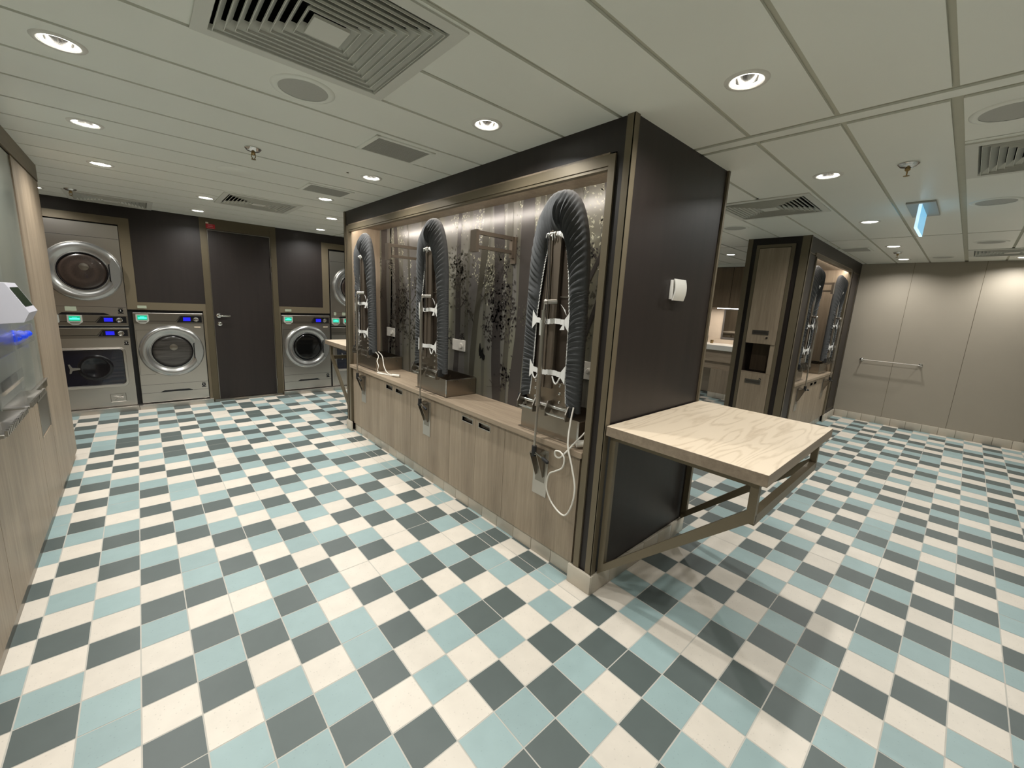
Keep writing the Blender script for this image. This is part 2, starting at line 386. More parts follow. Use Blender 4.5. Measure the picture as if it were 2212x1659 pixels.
def build_ceiling():
    mb = MB()
    bands = [(-1.3, 2.155), (2.185, 2.245), (2.275, 5.33), (5.36, 7.72)]
    g = 0.009
    for x0, x1 in bands:
        ys = [-4.0]+EJ+[4.1]
        if x1-x0 < 0.1: mb.box(x0, x1, -4.0, 4.1, CE, CE+0.008); continue
        for a, b in zip(ys, ys[1:]):
            if b-a < 0.03: continue
            g1 = 0.016 if (abs(a+1.9) < 0.02 and x0 > 2) else g
            g2 = 0.016 if (abs(b+1.9) < 0.02 and x0 > 2) else g
            if x0 == 2.275 and b < -1.85:
                mb.box(x0, 2.765, a+g1, b-g2, CE, CE+0.008); mb.box(2.775, x1, a+g1, b-g2, CE, CE+0.008)
            else: mb.box(x0, x1, a+g1, b-g2, CE, CE+0.008)
    o = mb.build('ceiling', [CP]); struct(o)
    cut = MB()
    for x, y in LAMPS+HID: cut.lathe([(0.052, -0.05), (0.052, 0.2)], (x, y, CE), 'z', 24, cap0=True, cap1=True)
    for x, y in DIFF: cut.box(x-0.29, x+0.29, y-0.29, y+0.29, CE-0.05, CE+0.2)
    co = cut.build('cutter', [CP])
    md = o.modifiers.new('b', 'BOOLEAN'); md.object = co; md.operation = 'DIFFERENCE'; md.solver = 'EXACT'
    dg = bpy.context.evaluated_depsgraph_get(); me = bpy.data.meshes.new_from_object(o.evaluated_get(dg))
    o.modifiers.clear(); o.data = me
    # recess backing above the joints
    mb = MB(); mb.box(-1.3, 7.8, -4.0, 4.15, CE+0.0085, CE+0.012)
    b = mb.build('ceiling', [CG]); struct(b)
    md = b.modifiers.new('b', 'BOOLEAN'); md.object = co; md.operation = 'DIFFERENCE'; md.solver = 'EXACT'
    dg = bpy.context.evaluated_depsgraph_get(); me = bpy.data.meshes.new_from_object(b.evaluated_get(dg))
    b.modifiers.clear(); b.data = me
    bpy.data.objects.remove(co)
build_ceiling()

# ------------------------------------------------------------------ downlights
def make_downlight():
    t = thing('downlight', '', 'ceiling light', (0, 0, CE))
    m = MB(); m.lathe([(0.047, 0.006), (0.049, -0.003), (0.056, -0.0055), (0.066, -0.004), (0.069, 0.0)], (0, 0, CE), 'z', 40)
    m.build('trim_ring', [WP], t, smooth=True, auto=60)
    m = MB(); m.lathe([(0.048, 0.0), (0.046, 0.020), (0.040, 0.045), (0.034, 0.056)], (0, 0, CE), 'z', 32)
    m.build('reflector', [CH], t, smooth=True, auto=60)
    m = MB(); m.lathe([(0.0001, 0.058), (0.052, 0.058), (0.052, 0.0)], (0, 0, CE), 'z', 24)
    m.build('housing', [WP], t)
    m = MB(); m.lathe([(0.0475, 0.002), (0.0475, -0.002), (0.042, -0.001), (0.042, 0.004)], (0, 0, CE), 'z', 32)
    m.build('glass_rim', [EMI], t, smooth=True)
    m = MB(); m.lathe([(0.0001, 0.050), (0.030, 0.050)], (0, 0, CE), 'z', 24)
    m.build('lens', [EMI], t)
    ld = bpy.data.lights.new('lamp', 'AREA'); ld.shape = 'DISK'; ld.size = 0.06; ld.energy = LAMP_W; ld.color = LAMP_COL; ld.spread = radians(150)
    lo = bpy.data.objects.new('lamp', ld); COL.objects.link(lo); lo.parent = t; lo.location = (0, 0, 0.012)
    return t
LL = ['above the near wooden fold-down table', 'nearest of the line right of the table, above open floor', 'second in the line past the table towards the beige wall',
      'before the far right ironing niche, just before the far sprinkler', 'nearest the beige wall, just past the far sprinkler', 'at the right edge of the photo near the beige wall',
      'seen in the gap between the two dark blocks', 'in front of the top right end of the near ironing niche', 'above the middle of the long ironing niche', 'in front of the far end of the long ironing niche',
      'beyond the far corner of the ironing block', 'just before the right-hand dryer stack', 'left of the louvred diffuser before the door', 'just before the dark door, left of its red sign',
      'nearest at the top left of the photo', 'second along the left side', 'third along the left side', 'partly behind the rounded wood column by the left dryer']
DL = make_downlight()
for k, (x, y) in enumerate(LAMPS):
    lab = 'lit round downlight ' + LL[k]
    if k == 0: DL.location = (x, y, CE); DL['label'] = lab; DL['group'] = 'recessed ceiling downlights'
    else: dup(DL, (x, y, CE), 0, lab)
for k, (x, y) in enumerate(HID):
    dup(DL, (x, y, CE), 0, 'round recessed ceiling downlight outside the view, added to light the room')

# ------------------------------------------------------------------ ceiling diffusers
def make_diffuser():
    t = thing('air_diffuser', '', 'air vent', (0, 0, CE)); R = 0.30
    m = MB()
    def ringq(r0, z0, r1, z1, mm=m):
        for k in range(4):
            a = k*pi/2
            def P(r, z, s):
                x, y = r, s*r; return (x*cos(a)-y*sin(a), x*sin(a)+y*cos(a), CE+z)
            mm.quad(P(r0, z0, -1), P(r0, z0, 1), P(r1, z1, 1), P(r1, z1, -1))
    ringq(0.302, 0.0, 0.302, -0.006); ringq(0.302, -0.006, 0.262, -0.007); ringq(0.262, -0.007, 0.256, 0.010)
    m.build('frame', [LUV], t)
    m = MB()
    for k in range(8):
        r = 0.252-0.0255*k
        ringq(r, -0.004, r-0.022, 0.020, m); ringq(r, -0.0105, r, -0.004, m); ringq(r-0.0018, -0.0105, r-0.0018, -0.004, m); ringq(r-0.0018, -0.0105, r, -0.0105, m)
    ringq(0.050, -0.0105, 0.0001, -0.0105, m); ringq(0.050, -0.0105, 0.050, -0.002, m)
    m.build('louvre', [LUV], t)
    m = MB()
    m.box(-0.29, 0.29, -0.29, 0.29, CE+0.15, CE+0.155)
    for a, b, c, d in ((-0.29, -0.285, -0.29, 0.29), (0.285, 0.29, -0.29, 0.29), (-0.29, 0.29, -0.29, -0.285), (-0.29, 0.29, 0.285, 0.29)):
        m.box(a, b, c, d, CE+0.004, CE+0.15)
    m.build('duct', [BM], t)
    return t
DFL = ['largest, at the top of the photo', 'before the dark door beyond the ironing niche', 'over the left dryer stack beside a sprinkler', 'between the two dark blocks, above the gap',
       'at the right edge of the photo near the round speaker', 'far right, close to the beige wall', 'in the back room above the wash basin']
DF = make_diffuser()
for k, (x, y) in enumerate(DIFF):
    lab = 'square white louvred ceiling diffuser, ' + DFL[k]
    if k == 0: DF.location = (x, y, CE); DF['label'] = lab; DF['group'] = 'square ceiling air diffusers'
    else: dup(DF, (x, y, CE), 0, lab)

# small return grilles
def make_grille():
    t = thing('ceiling_grille', '', 'air vent', (0, 0, CE)); m = MB()
    a, b = 0.165, 0.135
    for x0, x1, y0, y1 in ((-a, a, -b, -b+0.022), (-a, a, b-0.022, b), (-a, -a+0.022, -b, b), (a-0.022, a, -b, b)): m.box(x0, x1, y0, y1, CE-0.006, CE+0.001)
    m.build('frame', [CP], t)
    m = MB(); m.box(-a+0.022, a-0.022, -b+0.022, b-0.022, CE-0.0015, CE+0.001)
    for k in range(22):
        y = -b+0.026+k*0.0104; m.box(-a+0.022, a-0.022, y, y+0.004, CE-0.004, CE-0.001)
    m.build('slats', [SPK], t); return t
GG = make_grille()
for k, (x, y, s) in enumerate([(1.20, 0.145, 'above the near part of the ironing niche'), (1.25, 1.40, 'above the far part of the ironing niche'), (6.05, -1.08, 'just in front of the far right ironing niche')]):
    lab = 'small rectangular ceiling grille with fine slats, ' + s
    if k == 0: GG.location = (x, y, CE); GG['label'] = lab; GG['group'] = 'rectangular ceiling grilles'
    else: dup(GG, (x, y, CE), 0, lab)

# speakers
def make_speaker():
    t = thing('ceiling_speaker', '', 'speaker', (0, 0, CE))
    m = MB(); m.lathe([(0.088, -0.004), (0.100, -0.006), (0.113, -0.002), (0.114, 0.001)], (0, 0, CE), 'z', 48); m.build('rim', [CP], t, smooth=True, auto=60)
    m = MB(); m.lathe([(0.0001, -0.006), (0.05, -0.0055), (0.088, -0.003)], (0, 0, CE), 'z', 48); m.build('mesh_cover', [SPK], t, smooth=True, auto=60)
    return t
SP = make_speaker()
SPL = [(0.65, -0.19, 'beside the largest diffuser'), (2.50, -2.04, 'cut by the right edge of the photo'), (4.11, -2.04, 'to the right of the blue lit exit panel'), (4.20, -0.49, 'between the two dark blocks'), (7.05, -1.72, 'far right by the beige wall'), (5.95, -2.06, 'ahead of the far right diffuser')]
for k, (x, y, s) in enumerate(SPL):
    lab = 'round flush ceiling speaker with grey mesh, ' + s
    if k == 0: SP.location = (x, y, CE); SP['label'] = lab; SP['group'] = 'round ceiling speakers'
    else: dup(SP, (x, y, CE), 0, lab)
m = MB(); m.lathe([(0.0001, -0.002), (0.095, -0.003), (0.10, 0.0)], (0.66, 1.40, CE), 'z', 40)
tag(m.build('ceiling_cover', [CP], origin=(0.66, 1.40, CE), smooth=True), 'plain white round ceiling cover beyond the first sprinkler', 'cover')
m = MB(); m.lathe([(0.0001, -0.002), (0.008, -0.002), (0.008, 0.001)], (1.18, 0.78, CE), 'z', 16)
tag(m.build('ceiling_sensor', [BK], origin=(1.18, 0.78, CE)), 'tiny dark round sensor in the ceiling left of a downlight', 'sensor')

# sprinklers
def make_sprinkler():
    t = thing('sprinkler', '', 'sprinkler', (0, 0, CE))
    m = MB(); m.lathe([(0.040, 0.0), (0.041, -0.004), (0.030, -0.016), (0.012, -0.020)], (0, 0, CE), 'z', 28); m.build('escutcheon', [CH], t, smooth=True, auto=50)
    m = MB(); m.lathe([(0.010, -0.018), (0.011, -0.030), (0.006, -0.036)], (0, 0, CE), 'z', 16, cap1=True)
    m.tube([(0.009, 0, CE-0.03), (0.010, 0, CE-0.045), (0.003, 0, CE-0.056)], 0.0022, 6); m.tube([(-0.009, 0, CE-0.03), (-0.010, 0, CE-0.045), (-0.003, 0, CE-0.056)], 0.0022, 6)
    m.lathe([(0.0001, -0.056), (0.012, -0.057), (0.012, -0.059), (0.0001, -0.060)], (0, 0, CE), 'z', 16)
    m.build('sprinkler_head', [BRASS], t, smooth=True); return t
SPR = make_sprinkler()
for k, (x, y, s) in enumerate([(0.65, 0.76, 'over the aisle between speaker and white cover'), (-0.26, 3.33, 'in front of the left dryer diffuser'), (2.97, -1.73, 'before the blue exit panel'), (6.44, -1.39, 'far right between two lit downlights')]):
    lab = 'chrome and brass ceiling sprinkler ' + s
    if k == 0: SPR.location = (x, y, CE); SPR['label'] = lab; SPR['group'] = 'ceiling sprinklers'
    else: dup(SPR, (x, y, CE), 0, lab)

# exit sign
t = thing('exit_light', 'blue glowing edge-lit exit panel under a grey ceiling plate', 'exit light', (4.1, -1.72, CE))
m = MB(); m.box(3.87, 4.36, -1.79, -1.65, CE-0.012, CE, 0.002); m.build('mounting_plate', [GREY], t)
m = MB(); m.box(3.90, 4.30, -1.728, -1.712, CE-0.155, CE-0.012, 0.002); m.build('glowing_panel', [EXC], t)
m = MB(); m.box(3.895, 3.90, -1.728, -1.712, CE-0.155, CE-0.012); m.box(3.90, 4.30, -1.728, -1.712, CE-0.159, CE-0.155); m.build('bright_edge', [EXE], t)

# ------------------------------------------------------------------ walls
m = MB(); m.box(7.60, 7.72, -4.0, -0.60, 0, CE)
for y in (-1.455, -2.075, -2.70, -3.3): m.box(7.599, 7.602, y-0.0015, y+0.0015, 0.1, CE, mi=1)
struct(m.build('wall_right', [WB, BRD]))
m = MB(); m.box(-1.3, 7.72, -4.1, -4.0, 0, CE); struct(m.build('wall_behind', [WB]))
def base_tiles(name, x0, x1, y0, y1, face, h=0.098, pitch=0.153):
    """row of cove tiles; face in '-x','-y','+x' tells which side shows"""
    m = MB(); L = (y1-y0) if 'x' in face else (x1-x0); n = max(1, round(L/pitch)); p = L/n
    for k in range(n):
        a, b = k*p+0.001, (k+1)*p-0.001
        if 'x' in face: m.box(x0, x1, y0+a, y0+b, 0, h, 0.003)
        else: m.box(x0+a, x0+b, y0, y1, 0, h, 0.003)
    return struct(m.build(name, [BT], smooth=True))
base_tiles('baseboard_right', 7.588, 7.604, -4.0, -0.945, '-x')
base_tiles('baseboard_behind', -0.3, 7.58, -4.0, -3.988, '-y')

# towel rail
t = thing('towel_rail', 'slim steel towel rail on two wall mounts on the beige wall', 'towel rail', (7.6, -1.42, 0.86))
m = MB(); m.tube([(7.53, -1.13, 0.86), (7.53, -1.73, 0.86)], 0.006, 10); m.build('bar', [ST], t, smooth=True)
for y in (-1.13, -1.72):
    m = MB(); m.lathe([(0.022, 0.0), (0.022, -0.008), (0.010, -0.012), (0.008, -0.06), (0.013, -0.066), (0.0001, -0.08)], (7.6, y, 0.86), 'x', 20, cap0=True); m.build('wall_mount', [CH], t, smooth=True, auto=50)

# ------------------------------------------------------------------ partition blocks with ironing niches
def V1(d, l, z): return (1.64+d, l, z)
def V2(d, l, z): return (-l, -0.93+d, z)
def mbox(m, T, d0, d1, l0, l1, z0, z1, bev=0.0, mi=None):
    a = T(d0, l0, z0); b = T(d1, l1, z1); m.box(a[0], b[0], a[1], b[1], a[2], b[2], bev, mi)
NB = 0.31   # niche depth
ZC = 0.695  # counter height
ZT = 2.02
# ---- block 1
m = MB(); mbox(m, V1, NB+0.012, 0.945, -1.035, 2.11, 0, CE)
mbox(m, V1, 0.004, NB+0.012, -1.035, -0.965, 0, CE); mbox(m, V1, 0.004, NB+0.012, 2.05, 2.11, 0, CE); mbox(m, V1, 0.004, NB+0.012, -0.965, 2.05, 2.03, CE)
o = struct(m.build('wall_center', [DW]))
m = MB()  # bronze corner posts and end trim
m.box(1.636, 1.64+0.006, -1.040, -1.004, 0.1, CE); m.box(1.636, 1.666, -1.042, -1.035, 0.1, CE)
m.box(1.6655, 1.6685, -1.0425, -1.03, 0.1, CE)
m.box(2.572, 2.592, -1.046, -1.0, 0.0, CE); m.box(2.583, 2.592, -1.046, 2.1, CE-0.01, CE)
m.box(1.636, 1.646, 2.085, 2.118, 0.1, CE); m.box(1.636, 1.666, 2.108, 2.118, 0.1, CE)
struct(m.build('trim_1', [BR]))
m = MB()  # bronze niche frame
fo, fi = 0.965, 0.931
for z0, z1, l0, l1 in ((1.978, 2.022, -fo, 2.05), (0.10, 1.978, -fo, -fi), (0.10, 1.978, 2.005, 2.05)): mbox(m, V1, -0.006, 0.028, l0, l1, z0, z1)
mbox(m, V1, -0.001, 0.028, -fi, 2.005, 1.965, 1.978)
struct(m.build('trim_2', [BR]))
m = MB(); mbox(m, V1, 0.0, NB, -fi, 2.01, ZT, ZT+0.012); mbox(m, V1, 0.028, NB, -fi-0.012, -fi, ZC, ZT); mbox(m, V1, 0.028, NB, 2.005, 2.017, ZC, ZT)
struct(m.build('trim_3', [LW]))
base_tiles('baseboard_center', 1.628, 2.60, -1.052, -1.036, '-y')
base_tiles('baseboard_center_left', 1.624, 1.640, -1.050, -0.905, '-x'); base_tiles('baseboard_center_far', 1.624, 1.640, 1.985, 2.12, '-x')
base_tiles('baseboard_center_right', 2.586, 2.602, -1.05, 2.1, '+x')
base_tiles('baseboard_niche', 1.664, 1.674, -0.905, 1.985, '-x', h=0.088)
# ---- block 2
m = MB(); m.box(5.15, 7.6, -0.608, -0.39, 0, CE)
m.box(4.884, 5.165, -0.926, -0.785, 0.0, CE); m.box(4.884, 5.15, -0.505, -0.39, 0.0, CE); m.box(4.884, 5.15, -0.785, -0.505, 0.0, 0.795); m.box(4.884, 5.15, -0.785, -0.505, 1.10, CE); m.box(5.12, 5.165, -0.785, -0.505, 0.0, CE); m.box(6.985, 7.6, -0.926, -0.608, 0, CE); m.box(5.165, 6.985, -0.926, -0.608, 2.03, CE)
struct(m.build('wall_center_right', [DW]))
m = MB()
m.box(4.876, 4.882, -0.934, -0.862, 0.0, CE); m.box(4.876, 4.90, -0.936, -0.929, 0.0, CE)
m.box(4.876, 4.90, -0.43, -0.384, 0.0, CE)
struct(m.build('trim_4', [BR]))
m = MB()
for z0, z1, x0, x1 in ((1.99, 2.022, 5.12, 6.985), (0.1, 1.99, 6.94, 6.985)): m.box(x0, x1, -0.936, -0.902, z0, z1)
m.box(5.165, 5.185, -0.936, -0.902, 0.1, 1.99)
m.box(4.93, 5.12, -0.931, -0.926, 2.0, 2.01)
struct(m.build('trim_5', [BR]))
m = MB(); m.box(7.10, 7.11, -0.931, -0.925, 0.14, 2.0); m.box(7.50, 7.51, -0.931, -0.925, 0.14, 2.0); m.box(7.10, 7.51, -0.931, -0.925, 0.14, 0.15); m.box(7.10, 7.51, -0.931, -0.925, 2.0, 2.01)
struct(m.build('trim_6', [BRD]))
m = MB(); m.box(5.17, 6.98, -0.93, -0.62, ZT, ZT+0.012); m.box(5.173, 5.185, -0.902, -0.62, ZC, ZT); m.box(6.94, 6.952, -0.902, -0.62, ZC, ZT)
struct(m.build('trim_7', [LW]))
base_tiles('baseboard_center_front', 6.93, 7.588, -0.944, -0.928, '-y'); base_tiles('baseboard_niche_right', 5.17, 6.93, -0.905, -0.895, '-y', h=0.088)
base_tiles('baseboard_center_end', 4.87, 4.882, -0.93, -0.39, '-x', h=0.05)

# ---- mural
def mural(T, l0, l1, name, seed, label, trunks):
    rnd = random.Random(seed); m = MB()
    dz = NB+0.0
    def P(l, z, k): return T(dz-0.0004*k, l, z)
    z0, z1 = ZC-0.0, ZT
    # backdrop: soft zones
    n = 26
    W = l1-l0
    for i in range(n):
        a, b = l0+W*i/n, l0+W*(i+1)/n
        m.quad(P(a, z0, 0), P(b, z0, 0), P(b, z1, 0), P(a, z1, 0), mi=0)
    def blob(l, z, r, mi, k, npt=9):
        pts = []
        for j in range(npt):
            a = 2*pi*j/npt; rr = r*(0.55+0.7*rnd.random()); pts.append(P(min(max(l+rr*cos(a), l0), l1), min(max(z+rr*sin(a)*1.1, z0), z1), k))
        m.ngon(pts, mi)
    def leaf(l, z, s, mi, k):
        a = rnd.random()*2*pi; ca, sa = cos(a), sin(a)
        pts = []
        for u, v in ((0, 0), (0.45, 0.25), (1, 0), (0.45, -0.25)):
            x, y = s*(u*ca-v*sa), s*(u*sa+v*ca); pts.append(P(min(max(l+x, l0), l1), min(max(z+y, z0), z1), k))
        m.ngon(pts, mi)
    def trunk(la, wa, lb, wb, mi, k, za=z0, zb=z1, wob=0.012):
        N = 14; L = []; R = []
        ph = rnd.random()*6
        for i in range(N+1):
            t = i/N; z = za+(zb-za)*t; c = la+(lb-la)*t+wob*sin(3.1*t*2+ph); w_ = (wa+(wb-wa)*t)/2*(1+0.12*sin(9*t+ph))
            L.append((c-w_, z)); R.append((c+w_, z))
        for i in range(N):
            cl = lambda v: min(max(v, l0), l1)
            m.quad(P(cl(L[i][0]), L[i][1], k), P(cl(R[i][0]), R[i][1], k), P(cl(R[i+1][0]), R[i+1][1], k), P(cl(L[i+1][0]), L[i+1][1], k), mi)
    # pale far trunks and bright gaps near the top
    for i in range(int(W*7)):
        l = l0+rnd.random()*W; trunk(l, 0.03+0.03*rnd.random(), l+rnd.uniform(-.05, .05), 0.03, rnd.choice([4, 5]), 1)
    for i in range(int(W*16)):
        cl, cz = l0+rnd.random()*W, z1-0.02-0.5*rnd.random()**1.3
        for j in range(34): leaf(cl+rnd.gauss(0, 0.035), cz+rnd.gauss(0, 0.07), rnd.uniform(0.010, 0.028), 3, 2)
    for i in range(int(W*2)):
        l = l0+rnd.random()*W; z = 1.60+rnd.random()*0.3; w_ = rnd.uniform(0.008, 0.018)
        m.quad(P(max(l-w_, l0), z-.15, 1.5), P(min(l+w_, l1), z-.15, 1.5), P(min(l+w_*.8, l1), z+.06, 1.5), P(max(l-w_*.9, l0), z+.06, 1.5), 3)
    for (la, wa, lb, wb, mi) in trunks: trunk(la, wa, lb, wb, mi, 3 if mi == 1 else 4)
    for (la, wa, lb, wb, mi) in trunks:   # side twigs with leaf clumps
        for j in range(3):
            z = rnd.uniform(0.95, 1.75); t = (z-z0)/(z1-z0); c = la+(lb-la)*t; sgn = rnd.choice((-1, 1)); L_ = rnd.uniform(0.06, 0.14)
            pts = [(c, z), (c+sgn*L_*.5, z+L_*.35), (c+sgn*L_, z+L_*.9)]
            for (x0_, y0_), (x1_, y1_) in zip(pts, pts[1:]):
                h = 0.004; cl = lambda v: min(max(v, l0), l1)
                m.quad(P(cl(x0_), y0_-h, 5), P(cl(x1_), y1_-h, 5), P(cl(x1_), y1_+h, 5), P(cl(x0_), y0_+h, 5), mi)
            for j2 in range(30): leaf(pts[2][0]+rnd.gauss(0, 0.03), pts[2][1]+rnd.gauss(0, 0.035), rnd.uniform(0.012, 0.026), mi, 5)
    return m, P, leaf, blob, rnd
MUB = None
def mural_mats():
    m, n, l, b = nt('mural_backdrop')
    tc = n.new('ShaderNodeTexCoord'); mp = n.new('ShaderNodeMapping'); mp.inputs['Scale'].default_value = (1, 1, 0.25); l.new(tc.outputs['Object'], mp.inputs[0])
    t = n.new('ShaderNodeTexNoise'); t.inputs['Scale'].default_value = 3.2; t.inputs['Detail'].default_value = 3; l.new(mp.outputs[0], t.inputs['Vector'])
    cr = n.new('ShaderNodeValToRGB'); e = cr.color_ramp.elements
    e[0].position = 0.35; e[0].color = (0.092, 0.088, 0.088, 1); e[1].position = 0.65; e[1].color = (0.130, 0.127, 0.090, 1)
    x = e.new(0.5); x.color = (0.115, 0.112, 0.098, 1)
    l.new(t.outputs[0], cr.inputs[0]); l.new(cr.outputs[0], b.inputs['Base Color']); b.inputs['Roughness'].default_value = 0.27; b.inputs['Specular IOR Level'].default_value = 0.6
    def mm(nm, c): return mat(nm, c, 0.27, 0.0, spec=0.6, noise=0.10, nscale=5)
    return [m, mm('mural_trunk_dark', (0.036, 0.032, 0.030)), mm('mural_trunk_mid', (0.058, 0.055, 0.042)), mm('mural_leaf_light', (0.36, 0.355, 0.27)), mm('mural_mist', (0.145, 0.143, 0.115)), mm('mural_mist_dark', (0.088, 0.086, 0.070)), mm('mural_black', (0.004, 0.004, 0.004))]
MM = mural_mats()
TR1 = [(0.10, 0.085, 0.16, 0.10, 1), (-0.09, 0.10, -0.14, 0.115, 1), (0.625, 0.075, 0.60, 0.05, 1), (0.42, 0.055, 0.28, 0.07, 2), (0.02, 0.05, 0.03, 0.06, 2), (1.90, 0.14, 1.92, 0.12, 1), (1.60, 0.09, 1.66, 0.07, 1),
       (1.36, 0.03, 1.42, 0.03, 2), (1.18, 0.10, 1.12, 0.12, 2), (0.90, 0.05, 0.93, 0.06, 2), (-0.36, 0.05, -0.30, 0.05, 2), (-0.62, 0.05, -0.52, 0.07, 2), (-0.85, 0.03, -0.72, 0.05, 1), (-0.20, 0.03, -0.25, 0.04, 2)]
m, P, leaf, blob, rnd = mural(V1, -0.931, 2.005, 'm', 3, '', TR1)
for (cl, cz, sx, sz, n_, mi) in ((0.10, 1.33, 0.075, 0.12, 420, 1), (0.62, 1.60, 0.07, 0.10, 260, 2), (1.55, 1.30, 0.09, 0.12, 320, 1), (-0.50, 1.45, 0.10, 0.10, 200, 2), (1.75, 0.98, 0.07, 0.06, 120, 1), (0.02, 0.88, 0.035, 0.04, 70, 1), (1.30, 1.10, 0.05, 0.1, 110, 2)):
    for j in range(n_): leaf(cl+rnd.gauss(0, sx), cz+rnd.gauss(0, sz), rnd.uniform(0.016, 0.036), mi, 6)
# small leaning branches low on the right, and the butterfly
for a, b in (((-0.02, 0.86), (0.08, 0.80)), ((0.08, 0.80), (0.21, 0.775)), ((0.12, 0.79), (0.18, 0.83)), ((-0.55, 1.1), (-0.62, 1.5)), ((-0.62, 1.5), (-0.75, 1.75)), ((-0.63, 1.2), (-0.72, 1.45))):
    h = 0.005 if a[1] < 1 else 0.014
    m.quad(P(a[0]-h, a[1], 7), P(a[0]+h, a[1], 7), P(b[0]+h, b[1], 7), P(b[0]-h, b[1], 7), 1)
bf = [(0.315, 1.075), (0.305, 1.085), (0.30, 1.06), (0.285, 1.03), (0.272, 1.055), (0.266, 1.05), (0.268, 1.015), (0.245, 0.995), (0.25, 0.965), (0.27, 0.962), (0.285, 0.98), (0.305, 0.966), (0.30, 0.985), (0.315, 0.99), (0.322, 1.03)]
m.ngon([P(a, b, 8) for a, b in bf], 6)
o = m.build('wall_mural', MM, origin=V1(NB, 0.5, ZC))
tag(o, 'forest mural with grey tree trunks, leaves and a black butterfly behind three ironing boards', 'mural')
m, P, leaf, blob, rnd = mural(V2, -6.94, -5.185, 'm', 9, '', [(-6.2, .08, -6.25, .06, 1), (-5.7, .07, -5.66, .05, 2), (-6.6, .06, -6.55, .06, 2), (-5.4, .05, -5.45, .05, 1)])
o = m.build('wall_mural', MM, origin=V2(NB, -6.0, ZC)); tag(o, 'misty forest mural inside the far right ironing niche', 'mural')

# ---- LED strips
def led(T, l0, l1, label):
    c = T(0.038, (l0+l1)/2, ZT-0.006); t = thing('led_strip', label, 'light strip', c)
    m = MB(); mbox(m, T, 0.030, 0.046, l0, l1, ZT-0.008, ZT); m.build('diffuser', [LEDM], t)
    ld = bpy.data.lights.new('led_light', 'AREA'); ld.shape = 'RECTANGLE'; ld.size = 0.012; ld.size_y = l1-l0; ld.energy = LED_W*(l1-l0); ld.color = LED_COL
    lo = bpy.data.objects.new('led_light', ld); COL.objects.link(lo); lo.parent = t
    p = Vector(T(0.040, (l0+l1)/2, ZT-0.010)); d0 = Vector(T(0.040+0.7, (l0+l1)/2, ZT-0.010-0.7)) - p
    zax = -d0.normalized(); yax = (Vector(T(0, 1, 0))-Vector(T(0, 0, 0))).normalized(); xax = yax.cross(zax)
    M = Matrix((xax, yax, zax)).transposed().to_4x4(); M.translation = p - Vector(c); lo.matrix_local = M
led(V1, -0.92, 1.99, 'thin warm light strip hidden along the top of the long ironing niche')
led(V2, -6.93, -5.20, 'thin warm light strip at the top of the far right ironing niche')

# ---- counters and cabinets
m = MB(); m.box(1.625, 1.95, -0.931, 2.005, ZC-0.03, ZC, 0.002); tag(m.build('countertop', [LWY], origin=(1.78, 0.5, ZC-0.03)), 'light wood laminate countertop running under the three ironing boards', 'countertop')
m = MB(); m.box(5.185, 6.94, -0.945, -0.62, ZC-0.03, ZC, 0.002); tag(m.build('countertop', [LWX], origin=(6.0, -0.78, ZC-0.03)), 'light wood countertop in the far right ironing niche', 'countertop')
HW = steel('handle_steel', (0.42, 0.40, 0.36), 0.3)
def cabinet(T, l0, l1, handle, label, group='cabinets'):
    c = T(0.17, (l0+l1)/2, 0.0); t = thing('base_cabinet', label, 'cabinet', c, group)
    m = MB(); mbox(m, T, 0.045, NB-0.01, l0, l1, 0.09, ZC-0.032); m.build('body', [DW], t)
    g = 0.0012
    zt = ZC-0.034; zb = 0.088
    if handle == 0:
        m = MB(); mbox(m, T, 0.0, 0.018, l0+g, l1-g, zb, zt); m.build('door', [LW], t)
    else:
        hl = l1-0.035-0.11 if handle > 0 else l0+0.035
        hz0, hz1 = zt-0.062, zt-0.034
        m = MB()
        mbox(m, T, 0.0, 0.018, l0+g, l1-g, zb, hz0); mbox(m, T, 0.0, 0.018, l0+g, l1-g, hz1, zt)
        mbox(m, T, 0.0, 0.018, l0+g, hl, hz0, hz1); mbox(m, T, 0.0, 0.018, hl+0.11, l1-g, hz0, hz1)
        d = m.build('door', [LW], t)
        m = MB(); f = 0.006
        mbox(m, T, -0.002, 0.016, hl-f, hl, hz0-f, hz1+f); mbox(m, T, -0.002, 0.016, hl+0.11, hl+0.11+f, hz0-f, hz1+f)
        mbox(m, T, -0.002, 0.016, hl, hl+0.11, hz0-f, hz0); mbox(m, T, -0.002, 0.016, hl, hl+0.11, hz1, hz1+f)
        mbox(m, T, 0.018, 0.021, hl, hl+0.11, hz0, hz1, mi=1)
        h = m.build('recessed_handle', [HW, STD], d, origin=ORG[d.name])
    return t
cabs = [(-0.907, -0.345, 0, 'light wood cabinet panel nearest the corner, below the nearest ironing board'), (-0.345, -0.06, 1, 'light wood cabinet with recessed handle, just left of the nearest panel'), (-0.06, 0.235, -1, 'light wood cabinet with recessed handle, just right of the middle steel box'),
        (0.235, 0.80, 0, 'light wood cabinet panel below the middle ironing board'), (0.80, 1.085, 1, 'light wood cabinet with recessed handle, just beyond the middle ironing board'), (1.085, 1.375, -1, 'light wood cabinet with recessed handle, nearer the farthest ironing board'), (1.375, 1.985, 0, 'light wood cabinet panel below the farthest of the three ironing boards')]
def V1c(d, l, z): return (1.64+0.012+d, l, z)
def V2c(d, l, z): return (-l, -0.918+d, z)
for a, b, h, lab in cabs: cabinet(V1c, a, b, h, lab, 'cabinets under the long ironing niche')
